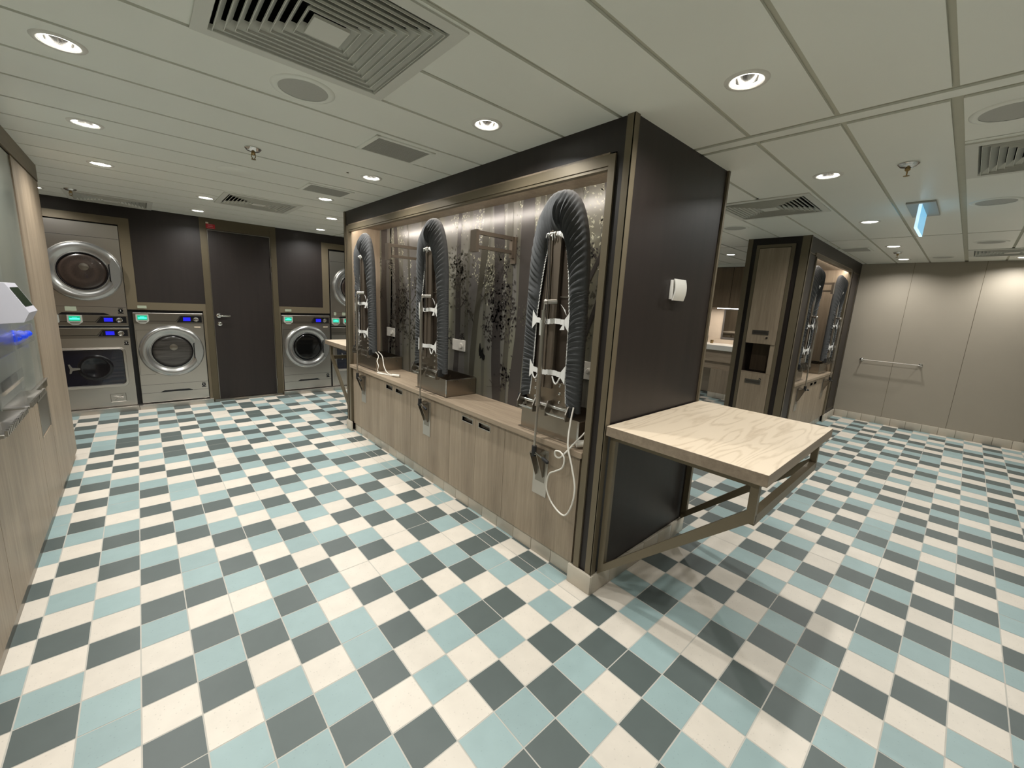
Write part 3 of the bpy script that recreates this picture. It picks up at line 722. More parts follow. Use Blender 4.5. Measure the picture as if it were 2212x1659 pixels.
for a, b, h, lab in [(-6.93, -6.37, 0, 'pale wood cabinet panel below the farther board of the right niche'), (-6.37, -6.10, 1, 'pale wood cabinet with handle, right one of the middle pair in the right niche'), (-6.10, -5.80, -1, 'pale wood cabinet with handle, left one of the middle pair in the right niche'), (-5.80, -5.19, 0, 'pale wood cabinet panel below the nearer board of the right niche')]:
    cabinet(V2c, a, b, h, lab, 'cabinets under the right ironing niche')

# ---- ironing board unit (local: +x into wall, y lateral, z up; origin at wall face, floor)
def board_outline(hw, ztop, zbot, n=120, taper=1.0):
    """perimeter from bottom right up over the nose and down to bottom left -> list of (y,z)"""
    pts = []; zs = ztop-0.46*taper
    for k in range(n+1):
        t = k/n
        # arc-length-like parametrisation: side, nose, side
        if t < 0.36:
            s = t/0.36; z = zbot+(zs-zbot)*s; y = hw*(1-0.06*s*s); pts.append((y, z))
        elif t > 0.64:
            s = (1-t)/0.36; z = zbot+(zs-zbot)*s; y = -hw*(1-0.06*s*s); pts.append((y, z))
        else:
            a = (t-0.36)/0.28*pi; c, s = cos(a), sin(a)
            y = hw*0.94*math.copysign(abs(c)**0.80, c); z = zs+(ztop-zs)*abs(s)**0.92; pts.append((y, z))
    return pts
def make_ironing():
    t = thing('ironing_board', '', 'ironing board', (0, 0, 0))
    # housing: open steel box with rim flange
    m = MB(); x0, x1, hw, z0, z1 = 0.045, 0.305, 0.208, ZC, ZC+0.127
    m.box(x0, x0+0.003, -hw, hw, z0, z1); m.box(x1-0.003, x1, -hw, hw, z0, z1); m.box(x0, x1, -hw, -hw+0.003, z0, z1); m.box(x0, x1, hw-0.003, hw, z0, z1); m.box(x0, x1, -hw, hw, z0, z0+0.003)
    m.box(x0-0.012, x0+0.002, -hw-0.012, hw+0.012, z0, z0+0.003); m.box(x0, x1, hw, hw+0.012, z0, z0+0.003)
    m.mi = 1
    m.box(x0-0.0008, x0, -hw, -hw+0.012, z0+.003, z1); m.box(x0, x1, -hw-0.0008, -hw, z1-0.006, z1); m.box(x0, x1, hw, hw+0.0008, z1-0.006, z1); m.build('housing', [STV, CH], t)
    # pan
    BX = 0.012
    out = board_outline(0.192, 1.915, 0.86)
    m = MB(); m.prism([(BX+0.022, y, z) for y, z in out], (0.012, 0, 0)); m.build('board_pan', [BRN], t)
    m = MB(); m.box(BX+0.002, BX+0.022, -0.030, 0.045, 0.96, 1.86, 0.002); m.box(BX-0.004, BX+0.004, 0.020, 0.048, 0.96, 1.86, 0.001); m.box(BX+0.016, BX+0.021, -0.11, -0.034, 1.425, 1.43, mi=1); m.build('center_rail', [BRL, STD], t)
    # lower hinge plate with bolts
    m = MB(); m.box(BX+0.010, BX+0.014, -0.15, 0.15, 0.83, 1.00, 0.001)
    for y in (-0.085, 0.085):
        for z in (0.985, 0.945, 0.90): m.lathe([(0.007, 0), (0.007, -0.006), (0.0001, -0.009)], (BX+0.010, y, z), 'x', 12, mi=1)
    m.build('hinge_plate', [STV, CH], t)
    m = MB(); m.tube([(BX-0.004, -0.175, 0.872), (BX-0.004, 0.175, 0.872)], 0.009, 12); m.tube([(BX-0.030, -0.165, 0.838), (BX-0.030, -0.035, 0.838)], 0.0055, 10); m.tube([(BX-0.030, 0.055, 0.838), (BX-0.030, 0.175, 0.838)], 0.0055, 10); m.build('hinge_bar', [CH], t, smooth=True)
    for y in (-0.172, -0.035, 0.055, 0.172):
        m = MB(); m.prism([(BX-0.040, y-0.003, 0.825), (BX-0.012, y-0.003, 0.822), (BX+0.012, y-0.003, 0.86), (BX+0.012, y-0.003, 0.90), (BX-0.02, y-0.003, 0.90), (BX-0.040, y-0.003, 0.86)], (0, 0.006, 0)); m.build('hinge_bracket', [STD], t)
    for s in (-1, 1):
        m = MB(); m.box(BX-0.022, BX+0.02, s*0.182-0.010, s*0.182+0.010, 0.845, 0.90, 0.004); m.build('end_cap', [BM], t)
    # padded cover: annular quilt with wrinkles
    N, S = 660, 16; rnd = random.Random(11)
    outl = board_outline(0.200, 1.925, 0.865, N); 
    def inner(k):
        tt = k/N; y, z = outl[k]
        zi_top = 1.735
        if tt < 0.34: s = tt/0.34; return (0.120-0.004*sin(pi*s)-0.012*s*s+0.010*(1-s)**6, 0.90+(1.36-0.90)*s)
        if tt > 0.66: s = (1-tt)/0.34; return (-0.120+0.004*sin(pi*s)+0.012*s*s-0.010*(1-s)**6, 0.90+(1.36-0.90)*s)
        a = (tt-0.34)/0.32; u = abs(a-0.5)*2   # 1 at the ends, 0 at the gather
        sg = 1 if a < 0.5 else -1
        return (sg*(0.006+0.100*u**0.6), 1.735-(1.735-1.36)*u**1.6)
    ph = [rnd.uniform(0, 6.28) for _ in range(8)]
    bm = bmesh.new(); rows = []
    for k in range(N+1):
        tt = k/N; (yo, zo), (yi, zi) = outl[k], inner(k)
        top = max(0.0, 1-abs(tt-0.5)/0.16)           # nose zone
        row = []
        fr = 0.5+0.5*sin(k*(0.62-0.16*top)+1.9*sin(k*0.071+ph[0])+ph[1])
        fr2 = sin(k*1.07+2.0*sin(k*0.13+ph[2]))
        for j in range(S+1):
            s = j/S
            if s < 0.62:    # underside from elastic edge to rim
                u = s/0.62; y = yi+(yo-yi)*u; z = zi+(zo-zi)*u
                x = BX+0.012-0.022*sin(pi*min(1, u*1.05))**0.7-0.004*u
                env = sin(pi*min(1, u))**0.8
                wr = (fr*(0.010+0.010*top)*(1.1-u*0.8) + fr2*0.0022)*env
                x -= wr*(1.0+1.2*top) - 0.005*env
                if top > 0: x -= 0.016*top*env
                # folds slant
                z += 0.007*fr*env*(1-top)+0.02*u*(1-u)*(1-top); y += 0.003*fr2*env
            elif s < 0.85:
                u = (s-0.62)/0.23; a = u*pi
                n_ = Vector((yo, (zo-1.5)*0.35 if tt > .36 and tt < .64 else 0)); n_ = n_.normalized() if n_.length else Vector((1, 0))
                x = BX+0.020-0.016*cos(a)+0.006; rr = 0.008*sin(a)*(1+0.15*fr2); y = yo+n_.x*rr; z = zo+n_.y*rr
            else:
                u = (s-0.85)/0.15; x = BX+0.042; y = yo*(1-0.15*u); z = zo-(zo-1.4)*0.1*u
            row.append(bm.verts.new((x, y, z)))
        rows.append(row)
    for A, B in zip(rows, rows[1:]):
        for j in range(S): bm.faces.new((A[j], A[j+1], B[j+1], B[j]))
    edge = [Vector(r[0].co) for r in rows]
    mb = MB(); mb.bm = bm
    # wall side of the quilt
    back = board_outline(0.198, 1.922, 0.865, 60)
    mb.prism([(BX+0.036, y, z) for y, z in back], (0.010, 0, 0))
    cov = mb.build('quilted_cover', [FAB], t, smooth=True, auto=80)
    m = MB(); m.tube([p+Vector((-0.003+0.002*sin(i*1.9), 0.0015*sin(i*2.7), 0)) for i, p in enumerate(edge)], 0.0028, 5); m.build('elastic_edge', [WCL], cov, origin=(0, 0, 0), smooth=True)
    # straps
    for z, kk in ((1.305, 0), (1.045, 1)):
        m = MB(); N2 = 10
        P0 = [(BX-0.006-0.004*sin(pi*i/N2), 0.118-0.236*i/N2, z+0.004*cos(i*0.9)) for i in range(N2+1)]
        for a, b in zip(P0, P0[1:]): m.box(min(a[0], b[0])-0.001, max(a[0], b[0])+0.001, a[1], b[1], (a[2]+b[2])/2-0.013, (a[2]+b[2])/2+0.013)
        for s in (1, -1): m.prism([(BX-0.008, s*0.095, z+0.013), (BX-0.008, s*0.125, z+0.05), (BX-0.008, s*0.125, z-0.045), (BX-0.008, s*0.095, z-0.013)], (0.002, 0, 0))
        if kk == 0:
            m.prism([(BX-0.014, -0.070, z+0.085), (BX-0.014, -0.085, z+0.07), (BX-0.014, -0.110, z+0.035), (BX-0.014, -0.100, z+0.06)], (0.002, 0, 0)); m.prism([(BX-0.016, -0.100, z), (BX-0.016, -0.075, z-0.038), (BX-0.016, -0.105, z-0.035)], (0.002, 0, 0))
        else:
            m.tube([(BX-0.012, -0.045-0.05*i/8, z-0.015-0.035*sin(pi*i/8)) for i in range(9)], 0.004, 6); m.tube([(BX-0.012, 0.055+0.045*i/8, z-0.012-0.032*sin(pi*i/8)) for i in range(9)], 0.004, 6)
        m.build('strap', [WCL], t)
    # gather tie
    m = MB()
    for i in range(9):
        a = rnd.uniform(-0.03, 0.03); m.tube([(BX-0.010, a, 1.735), (BX-0.020, a*1.6, 1.725+rnd.uniform(-.01, .01)), (BX-0.010, a*2.2, 1.71+rnd.uniform(-.015, .01))], 0.003, 6)
    m.build('gather_tie', [WCL], t, smooth=True)
    # strut
    SX = -0.045
    m = MB(); m.sphere((SX+0.012, 0.0, 1.40), 0.014); m.tube([(SX+0.012, 0.0, 1.40), (BX+0.002, -0.028, 1.403)], 0.012, 12); m.tube([(SX+0.004, 0.0, 1.392), (SX, 0.0, 1.35)], 0.0055, 10)
    m.tube([(SX, 0, 1.36), (SX, 0, 0.885)], 0.0125, 14); m.tube([(SX, 0, 0.885), (SX, 0, 0.872)], 0.015, 14); m.tube([(SX, 0, 0.88), (SX-0.004, 0, 0.645)], 0.0065, 12)
    m.build('gas_strut', [ST], t, smooth=True, auto=50)
    m = MB(); m.box(SX-0.0135, SX-0.0125, -0.002, 0.010, 1.235, 1.31); m.build('strut_label', [GREY], t)
    m = MB(); m.tube([(SX-0.004, 0, 0.655), (SX-0.004, 0, 0.60)], 0.013, 14); m.build('lower_clamp', [BM], t, smooth=True, auto=50)
    m = MB(); m.tube([(SX-0.004, 0, 0.625), (SX-0.012, -0.085, 0.606)], 0.0045, 10); lv = m.build('crank_lever', [CH], t, smooth=True)
    m = MB(); m.tube([(SX-0.0105, -0.066, 0.610), (SX-0.011, -0.075, 0.608), (SX-0.014, -0.108, 0.600), (SX-0.0145, -0.113, 0.599)], [0.006, 0.0095, 0.0095, 0.005], 12); m.build('grip', [BM], lv, origin=(0, 0, 0), smooth=True, auto=50)
    m = MB()
    for y in (0.026, -0.026): m.prism([(SX-0.010, y, 0.612), (SX+0.014, y, 0.612), (0.006, y, 0.60), (0.006, y, 0.475), (0.0, y, 0.47)], (0, 0.003, 0))
    m.prism([(SX-0.012, -0.026, 0.615), (SX-0.012, 0.029, 0.615), (0.006, 0.029, 0.628), (0.006, -0.026, 0.628)], (0, 0, -0.003)); m.build('support_arm', [STV], t)
    m = MB(); m.box(0.0085, 0.0115, -0.052, 0.052, 0.362, 0.625, 0.001); m.box(0.0075, 0.0085, -0.034, 0.034, 0.44, 0.622, mi=1); m.build('mounting_plate', [ST, STD], t)
    # power cord stub: pull string
    m = MB(); pts = [(BX-0.016, 0.034-0.02*sin(i/14*2.2), 1.735-0.43*i/14) for i in range(15)]
    m.tube(pts, 0.0022, 6); m.tube([(p[0]-0.002, p[1]+0.010, p[2]) for p in pts], 0.0022, 6); m.sphere((BX-0.018, 0.022, 1.30), 0.006)
    m.build('pull_string', [BM], t, smooth=True)
    return t
IB = make_ironing()
IB.location = (1.64, -0.65, 0); IB['label'] = 'folded grey ironing board nearest the camera, with white cord hanging by it'; IB['group'] = 'fold-up ironing boards'
for c, s in ((0.545, 'middle folded grey ironing board of the three in the long niche'), (1.722, 'farthest folded grey ironing board of the three in the long niche')):
    IB3 = dup(IB, (1.64, c, 0), 0, s)
dup(IB, (5.45, -0.93, 0), pi/2, 'nearer folded ironing board in the far right niche'); dup(IB, (6.64, -0.93, 0), pi/2, 'farther folded ironing board in the right niche, beside its right edge')

# cords
def smooth_path(P, n=8):
    P = [Vector(p) for p in P]; out = []
    for i in range(len(P)-1):
        p0, p1, p2, p3 = P[max(i-1, 0)], P[i], P[i+1], P[min(i+2, len(P)-1)]
        for k in range(n):
            t = k/n; out.append(0.5*((2*p1)+(-p0+p2)*t+(2*p0-5*p1+4*p2-p3)*t*t+(-p0+3*p1-3*p2+p3)*t**3))
    out.append(P[-1]); return out
m = MB()
cp = [(1.645, -0.845, 0.90), (1.62, -0.852, 0.82), (1.60, -0.865, 0.72), (1.60, -0.90, 0.62), (1.60, -0.928, 0.52), (1.60, -0.915, 0.42), (1.605, -0.87, 0.352), (1.61, -0.79, 0.375), (1.615, -0.735, 0.44), (1.61, -0.748, 0.525), (1.60, -0.80, 0.565),
      (1.595, -0.845, 0.60), (1.595, -0.853, 0.65), (1.595, -0.825, 0.675), (1.595, -0.793, 0.67), (1.60, -0.79, 0.645), (1.605, -0.815, 0.64), (1.61, -0.85, 0.68), (1.64, -0.875, 0.73), (1.70, -0.89, 0.78), (1.76, -0.90, 0.85), (1.72, -0.905, 0.88), (1.70, -0.895, 0.90)]
m.tube(smooth_path(cp), 0.0042, 8)
m.build('power_cord', [CORD], IB, origin=IB.location, smooth=True)['label'] = 'white power cord in a long loop'; CD0 = bpy.data.objects['power_cord']
m = MB(); m.tube([(1.66, -0.868, 0.716), (1.70, -0.90, 0.722)], 0.018, 12); m.tube([(1.70, -0.90, 0.722), (1.73, -0.922, 0.735)], 0.010, 10); m.tube([(1.655, -0.86, 0.715), (1.64, -0.85, 0.712)], 0.004, 8, mi=1); m.tube([(1.668, -0.878, 0.712), (1.648, -0.87, 0.708)], 0.004, 8)
m.build('power_plug', [CORD, CH], CD0, origin=IB.location, smooth=True, auto=50)
m = MB()
cp = [(1.66, 1.53, 0.90), (1.70, 1.50, 0.845), (1.67, 1.46, 0.80), (1.665, 1.42, 0.76), (1.66, 1.43, 0.72), (1.68, 1.40, 0.702), (1.70, 1.33, 0.70), (1.66, 1.36, 0.70), (1.655, 1.42, 0.702), (1.69, 1.30, 0.70), (1.72, 1.20, 0.70)]
m.tube(smooth_path(cp), 0.0042, 8)
m.tube(smooth_path([(1.70, 1.50, 0.88), (1.72, 1.46, 0.84), (1.70, 1.38, 0.76), (1.70, 1.30, 0.712), (1.73, 1.18, 0.702)]), 0.0042, 8)
CD1 = m.build('power_cord', [CORD], IB3, origin=IB3.location, smooth=True)
m = MB(); m.tube([(1.70, 1.22, 0.708), (1.74, 1.16, 0.708)], 0.012, 10); m.build('power_plug', [CORD], CD1, origin=IB3.location, smooth=True, auto=50)

# outlets
def outlet(T, l, z, label, w_=0.165, h=0.086, single=False):
    t = thing('wall_outlet', label, 'outlet', T(NB, l, z), 'white wall outlets')
    m = MB(); mbox(m, T, NB-0.010, NB, l-w_/2, l+w_/2, z-h/2, z+h/2, 0.002); m.build('plate', [WP], t)
    m = MB(); c = T(NB-0.0105, l+(0.0 if single else w_/4), z)
    if T is V1: m.lathe([(0.026, 0.0), (0.026, -0.0), (0.024, 0.007), (0.0001, 0.007)], c, 'x', 24)
    m.build('socket', [GREY], t)
    m = MB(); c = T(NB-0.0105, l-w_/4, z)
    if T is V1 and not single: m.lathe([(0.022, 0.0), (0.022, -0.006), (0.018, -0.009), (0.0001, -0.009)], c, 'x', 24); m.box(c[0]-0.02, c[0]-0.008, c[1]-0.005, c[1]+0.005, z-0.016, z+0.016)
    elif T is V1: m.lathe([(0.018, 0.0), (0.015, -0.02), (0.008, -0.022)], (c[0], l, z), 'x', 20, cap1=True)
    m.build('timer_knob', [WP], t)
outlet(V1, 1.755, 1.037, 'white wall outlet with timer knob, left of the farthest tree trunks'); outlet(V1, 0.575, 1.038, 'white wall outlet with timer knob, left of the mural butterfly'); outlet(V1, -0.70, 1.035, 'white square socket half hidden beside the nearest board', 0.17, 0.10, True)

# iron rest brackets (frames standing out from the mural)
def make_rack():
    t = thing('iron_rack', '', 'rack', (0, 0, 0))
    m = MB(); m.box(0.0, 0.012, -0.024, 0.024, -0.165, 0.0); m.build('wall_plate', [BRL], t)
    m = MB(); m.box(-0.31, 0.0, -0.012, 0.012, -0.022, 0.0); m.box(-0.31, 0.0, -0.012, 0.012, -0.105, -0.085); m.box(-0.022, 0.0, -0.014, 0.014, -0.13, 0.0); m.build('arm', [BRL], t)
    m = MB(); m.box(-0.322, -0.300, -0.030, 0.030, -0.127, 0.0); m.build('front_plate', [BRL], t); return t
RK = make_rack(); RK.location = (1.938, -0.015, 1.80); RK['label'] = 'bronze metal bracket frame between the nearest and middle boards'; RK['group'] = 'metal bracket frames in niches'
dup(RK, (1.938, 1.14, 1.80), 0, 'bronze metal bracket frame between the middle and farthest boards'); dup(RK, (6.05, -0.632, 1.80), pi/2, 'metal bracket frame in the far right niche')

# thermostat
m = MB(); pr = []
m.box(2.085, 2.185, -1.052, -1.036, 1.445, 1.54, 0.002)
N = 12
for k in range(N):
    a0, a1 = k/N, (k+1)/N
    f = lambda a: -1.052-0.018*sin(pi*(0.15+0.7*a))
    m.prism([(2.082, f(a0)+0.006, 1.44+0.105*a0), (2.082, f(a0), 1.44+0.105*a0), (2.082, f(a1), 1.44+0.105*a1), (2.082, f(a1)+0.006, 1.44+0.105*a1)], (0.116, 0, 0))
tag(m.build('thermostat', [WP], origin=(2.14, -1.04, 1.445), smooth=True, auto=40), 'small white curved room sensor on the dark end of the ironing block', 'sensor')

# ---- fold-down table (local origin at wall face, floor; extends to -y)
def make_table():
    t = thing('folding_table', '', 'table', (0, 0, 0)); W_ = 0.97
    m = MB(); m.box(0, W_, -0.655, 0.0, 0.815, 0.86, 0.0015)
    for f in m.bm.faces: f.material_index = 0 if f.normal.z > 0.5 or f.normal.z < -0.5 else 1
    bmesh.ops.recalc_face_normals(m.bm, faces=m.bm.faces[:])
    for f in m.bm.faces: f.material_index = 0 if abs(f.normal.z) > 0.5 else 1
    m.build('tabletop', [LTAB, LEDGEW], t)
    w2 = 0.012
    for x in (0.045, 0.915):
        m = MB()
        m.box(x-w2, x+w2, -0.035, -0.005, 0.13, 0.815)                       # wall upright
        m.box(x-w2, x+w2, -0.625, -0.035, 0.79, 0.815)                     # top rail
        m.box(x-w2, x+w2, -0.625, -0.597, 0.655, 0.79)                      # outer drop
        m.prism([(x-w2, -0.005, 0.10), (x-w2, -0.005, 0.14), (x-w2, -0.600, 0.700), (x-w2, -0.625, 0.665)], (2*w2, 0, 0))
        m.build('side_frame', [BRL if False else BR], t)
    m = MB(); m.box(0.045, 0.915, -0.625, -0.597, 0.645, 0.685); m.build('cross_bar', [BR], t)
    return t
TB = make_table(); TB.location = (1.64, -1.046, 0); TB['label'] = 'pale wood fold-down table on a bronze bracket at the near end of the dark block'; TB['group'] = 'fold-down tables'
dup(TB, (2.61, 2.122, 0), pi, 'pale wood fold-down table at the far end of the dark block')

# ------------------------------------------------------------------ tall locker in the right block's end face
t = thing('locker_cabinet', 'tall built-in pale wood locker with open compartment between two doors', 'cabinet', (4.88, -0.645, 0.0))
x = 4.872
m = MB()
for y0, y1, z0, z1 in ((-0.815, -0.785, 0.1, 2.09), (-0.505, -0.475, 0.1, 2.09), (-0.785, -0.505, 2.06, 2.09)): m.box(x-0.006, 4.884, y0, y1, z0, z1)
m.build('frame', [BR], t)
m = MB(); m.box(5.112, 5.119, -0.785, -0.505, 0.795, 1.10); m.build('compartment_back', [BWOOD], t)
m = MB(); m.box(x-0.002, x+0.006, -0.785, -0.74, 0.795, 1.10); m.box(x-0.004, x+0.008, -0.785, -0.505, 0.792, 0.80); m.build('compartment_edge', [LW], t)
for z0, z1, hz, kz in ((1.10, 2.055, 1.215, 1.165), (0.12, 0.79, 0.70, 0.735)):
    m = MB(); m.box(x-0.010, x+0.006, -0.782, -0.508, z0, z1, 0.001); d = m.build('door', [LW], t)
    m = MB(); m.box(x-0.013, x-0.009, -0.71, -0.56, hz-0.022, hz+0.022); m.box(x-0.014, x-0.0125, -0.70, -0.57, hz-0.012, hz+0.012, mi=1); m.build('recessed_handle', [HW, STD], d, origin=ORG[d.name])
    m = MB(); m.lathe([(0.010, 0.0), (0.010, -0.006), (0.0001, -0.007)], (x-0.010, -0.70, kz), 'x', 16); m.build('lock', [CH], d, origin=ORG[d.name])

# ------------------------------------------------------------------ washer wall
YW = 3.965
YM = 3.955
m = MB()
def wb(x0, x1, z0, z1, d=0.0): m.box(x0, x1, YW+d, YW+0.05, z0, z1)
wb(-0.9, 0.0, 2.035, CE); wb(0.0, 0.09, 2.035, CE); wb(0.09, 0.684, 1.18, CE); wb(1.455, 2.003, 1.178, CE); wb(2.003, 7.7, 2.05, CE); wb(2.76, 7.7, 0, 2.05)
struct(m.build('wall_back', [DW]))
m = MB(); m.box(-1.3, 7.72, YW+0.68, YW+0.75, 0, CE); m.box(-0.9, 0.70, YW+0.03, YW+0.035, 0.0, 2.05); m.box(1.44, 2.77, YW+0.03, YW+0.035, 0.0, 2.05); struct(m.build('wall_back_recess', [BM]))
m = MB()
m.box(-0.9, 0.09, YW-0.004, YW+0.03, 1.962, 2.035); m.box(0.004, 0.09, YW-0.004, YW+0.03, 1.10, 1.962); m.box(0.09, 0.684, YW-0.004, YW+0.03, 1.098, 1.18); m.box(0.655, 0.684, YW-0.004, YW+0.03, 0.05, 1.098)
m.box(1.455, 1.47, YW-0.004, YW+0.03, 0.05, 1.098); m.box(1.455, 2.09, YW-0.004, YW+0.03, 1.098, 1.178); m.box(2.003, 2.09, YW-0.004, YW+0.03, 1.178, 2.05); m.box(2.09, 2.77, YW-0.004, YW+0.03, 1.975, 2.05)
struct(m.build('trim_8', [BR]))
m = MB()
m.box(0.684, 0.745, YW-0.012, YW+0.04, 0, CE); m.box(1.393, 1.455, YW-0.012, YW+0.04, 0, CE); m.box(0.745, 1.393, YW-0.008, YW+0.04, 2.035, CE)
m.box(0.745, 0.753, YW-0.004, YW+0.04, 0, 2.035); m.box(1.385, 1.393, YW-0.004, YW+0.04, 0, 2.035)
struct(m.build('trim_9', [BRD]))
m = MB(); m.box(0.7515, 0.757, YW-0.010, YW+0.03, 0.03, 2.03); m.box(1.381, 1.387, YW-0.010, YW+0.03, 0.03, 2.03); m.box(0.7515, 1.387, YW-0.010, YW+0.03, 2.024, 2.03); m.box(0.70, 1.44, YW-0.03, YW+0.03, 0.0, 0.028)
struct(m.build('trim_10', [STD]))
# door
m = MB(); m.box(0.757, 1.381, YW-0.004, YW+0.03, 0.030, 2.022); dr = struct(m.build('door_1', [DW]))
m = MB(); m.lathe([(0.026, 0), (0.026, 0.008), (0.014, 0.012), (0.010, 0.04), (0.0001, 0.046)], (0.805, YW-0.004, 1.048), '-y', 24); m.box(0.815, 0.915, YW-0.056, YW-0.040, 1.038, 1.056, 0.004); m.tube([(0.805, YW-0.03, 1.048), (0.805, YW-0.05, 1.048), (0.83, YW-0.05, 1.048)], 0.009, 10)
m.build('door_handle', [CH], dr, origin=(0, 0, 0), smooth=True, auto=50)
m = MB(); m.lathe([(0.024, 0), (0.024, 0.008), (0.012, 0.016), (0.0001, 0.018)], (0.808, YW-0.004, 0.95), '-y', 24); m.build('lock', [CH], dr, origin=(0, 0, 0), smooth=True, auto=50)
m = MB()
for z in (0.18, 1.55, 1.72): m.tube([(1.386, YW-0.014, z-0.05), (1.386, YW-0.014, z+0.05)], 0.006, 10)
m.build('hinge', [STD], dr, origin=(0, 0, 0))
t = thing('wall_sign', 'small red sign with pale lettering above the dark door', 'sign', (0.786, YW-0.008, 2.06))
m = MB(); m.box(0.742, 0.832, YW-0.011, YW-0.008, 2.042, 2.092); m.build('red_plate', [RED], t)
m = MB(); m.box(0.765, 0.808, YW-0.0118, YW-0.0112, 2.080, 2.085); m.box(0.762, 0.812, YW-0.0118, YW-0.0112, 2.064, 2.070); m.box(0.755, 0.822, YW-0.0118, YW-0.0112, 2.046, 2.049); m.build('lettering', [PINK], t)
m = MB(); m.box(0.742, 0.772, YW-0.011, YW-0.008, 2.094, 2.110); m.build('white_tag', [CREAM], t)

# machines (built at x from 0, front at y=0, facing -y)
def ringdoor(t, cx, cz, R, glass, hub=True):
    m = MB(); y = 0.0
    m.lathe([(R, 0.0), (R+0.004, 0.010), (R-0.002, 0.026), (R-0.018, 0.038), (R-0.045, 0.040), (R-0.070, 0.030), (R-0.085, 0.020), (R-0.092, 0.020), (R-0.095, 0.026), (R-0.102, 0.026), (R-0.110, 0.010)], (cx, y, cz), '-y', 72)
    m.mi = 0
    d = m.build('door', [RING], t, smooth=True, auto=40)
    m = MB(); m.lathe([(R-0.100, 0.0262), (R-0.106, 0.028), (R-0.109, 0.022)], (cx, y, cz), '-y', 64); m.build('window_gasket', [BK], d, origin=ORG[t.name], smooth=True)
    m = MB(); m.lathe([(R-0.110, 0.012), (R-0.112, 0.016), (R-0.14, 0.020), (0.06, 0.026), (0.0001, 0.028)], (cx, y, cz), '-y', 56); w_ = m.build('door_window', [glass], d, origin=ORG[t.name], smooth=True, auto=60)
    if hub:
        m = MB(); m.lathe([(0.036, 0.027), (0.036, 0.0285), (0.026, 0.0288), (0.024, 0.0295), (0.0001, 0.030)], (cx+0.01, y, cz+0.045), '-y', 24); m.build('drum_hub', [STD], d, origin=ORG[t.name], smooth=True)
    m = MB(); a0, a1 = -0.62, 0.62; pts = []
    for k in range(13): a = a0+(a1-a0)*k/12; pts.append((cx+(R-0.014)*cos(a), -0.030, cz+(R-0.014)*sin(a)))
    xin = cx+R-0.088
    pts += [(xin+0.012, -0.030, cz+0.115), (xin, -0.030, cz+0.075), (xin, -0.030, cz-0.075), (xin+0.012, -0.030, cz-0.115)]
    m.prism(pts, (0, -0.016, 0)); m.build('handle_grip', [RING], d, origin=ORG[t.name])
    m = MB(); m.box(xin-0.010, xin+0.001, -0.036, -0.028, cz-0.085, cz+0.085); m.build('handle_gap', [BK], d, origin=ORG[t.name])
    return d
def sticker(t, x, z, s=0.036):
    m = MB(); m.box(x-s*0.5, x+s*0.5, -0.0012, 0.0, z+s*0.62, z+s*0.75); m.box(x-s*0.6, x+s*0.6, -0.0012, 0.0, z-s*0.85, z-s*0.55); m.lathe([(s*0.55, 0.0012), (0.0001, 0.0012)], (x, 0, z), '-y', 24)
    m.box(x-0.0022, x+0.0022, -0.0018, -0.0013, z-0.010, z+0.010, mi=1); m.box(x-0.006, x, -0.0018, -0.0013, z+0.005, z+0.009); m.build('sticker', [BK, GREY], t)
def terminal(t, x, z):
    """payment terminal with glowing screen"""
    m = MB(); m.prism([(x-0.052, 0, z+0.040), (x+0.052, 0, z+0.040), (x+0.054, 0, z-0.030), (x+0.022, 0, z-0.058), (x-0.022, 0, z-0.058), (x-0.054, 0, z-0.030)], (0, -0.028, 0))
    b = m.build('card_terminal', [GREY], t, smooth=True, auto=20)
    m = MB(); m.box(x-0.040, x+0.040, -0.030, -0.028, z-0.018, z+0.030); m.build('screen', [LCDG], b, origin=ORG[t.name])
    m = MB(); m.box(x-0.036, x+0.036, -0.031, -0.030, z-0.006, z+0.010); m.box(x-0.018, x+0.018, -0.031, -0.030, z+0.014, z+0.019); m.build('screen_text', [LCDC], b, origin=ORG[t.name])
    m = MB(); m.box(x-0.034, x+0.034, -0.034, -0.028, z-0.034, z-0.028); m.build('card_slot', [CH], b, origin=ORG[t.name])
def panel(t, w_, z0, z1, x0=0.0, dots=False):
    """black display area on the right of a control strip"""
    h = z1-z0; xr = w_-0.014
    m = MB(); m.prism([(w_-0.245, -0.004, z0), (xr, -0.004, z0), (xr, -0.004, z1), (w_-0.205, -0.004, z1)], (0, -0.004, 0)); p = m.build('control_panel', [BK], t)
    m = MB(); m.box(x0+0.01, w_-0.25, -0.006, -0.003, z0+0.010, z0+0.014); m.prism([(w_-0.252, -0.006, z0+0.010), (w_-0.247, -0.006, z0+0.010), (w_-0.205, -0.006, z1+0.004), (w_-0.210, -0.006, z1+0.004)], (0, 0.003, 0)); m.box(w_-0.21, xr, -0.006, -0.003, z1+0.001, z1+0.004); m.build('panel_line', [BK], t)
    m = MB(); m.box(w_-0.185, w_-0.118, -0.0095, -0.008, z0+h*0.22, z0+h*0.82); m.build('display', [LCDB], p, origin=ORG[t.name])
    m = MB(); m.lathe([(0.026, 0.008), (0.026, 0.018), (0.022, 0.022), (0.014, 0.020), (0.012, 0.017), (0.0001, 0.017)], (w_-0.068, 0, (z0+z1)/2), '-y', 28); m.build('knob', [CH], p, origin=ORG[t.name], smooth=True, auto=40)
    if dots:
        m = MB()
        for a in range(3):
            for b in range(2): m.box(w_-0.26+a*0.022+b*0.003, w_-0.257+a*0.022+b*0.003, -0.009, -0.0085, z0+0.014+b*0.02, z0+0.017+b*0.02)
        m.build('buttons', [GREY], p, origin=ORG[t.name])
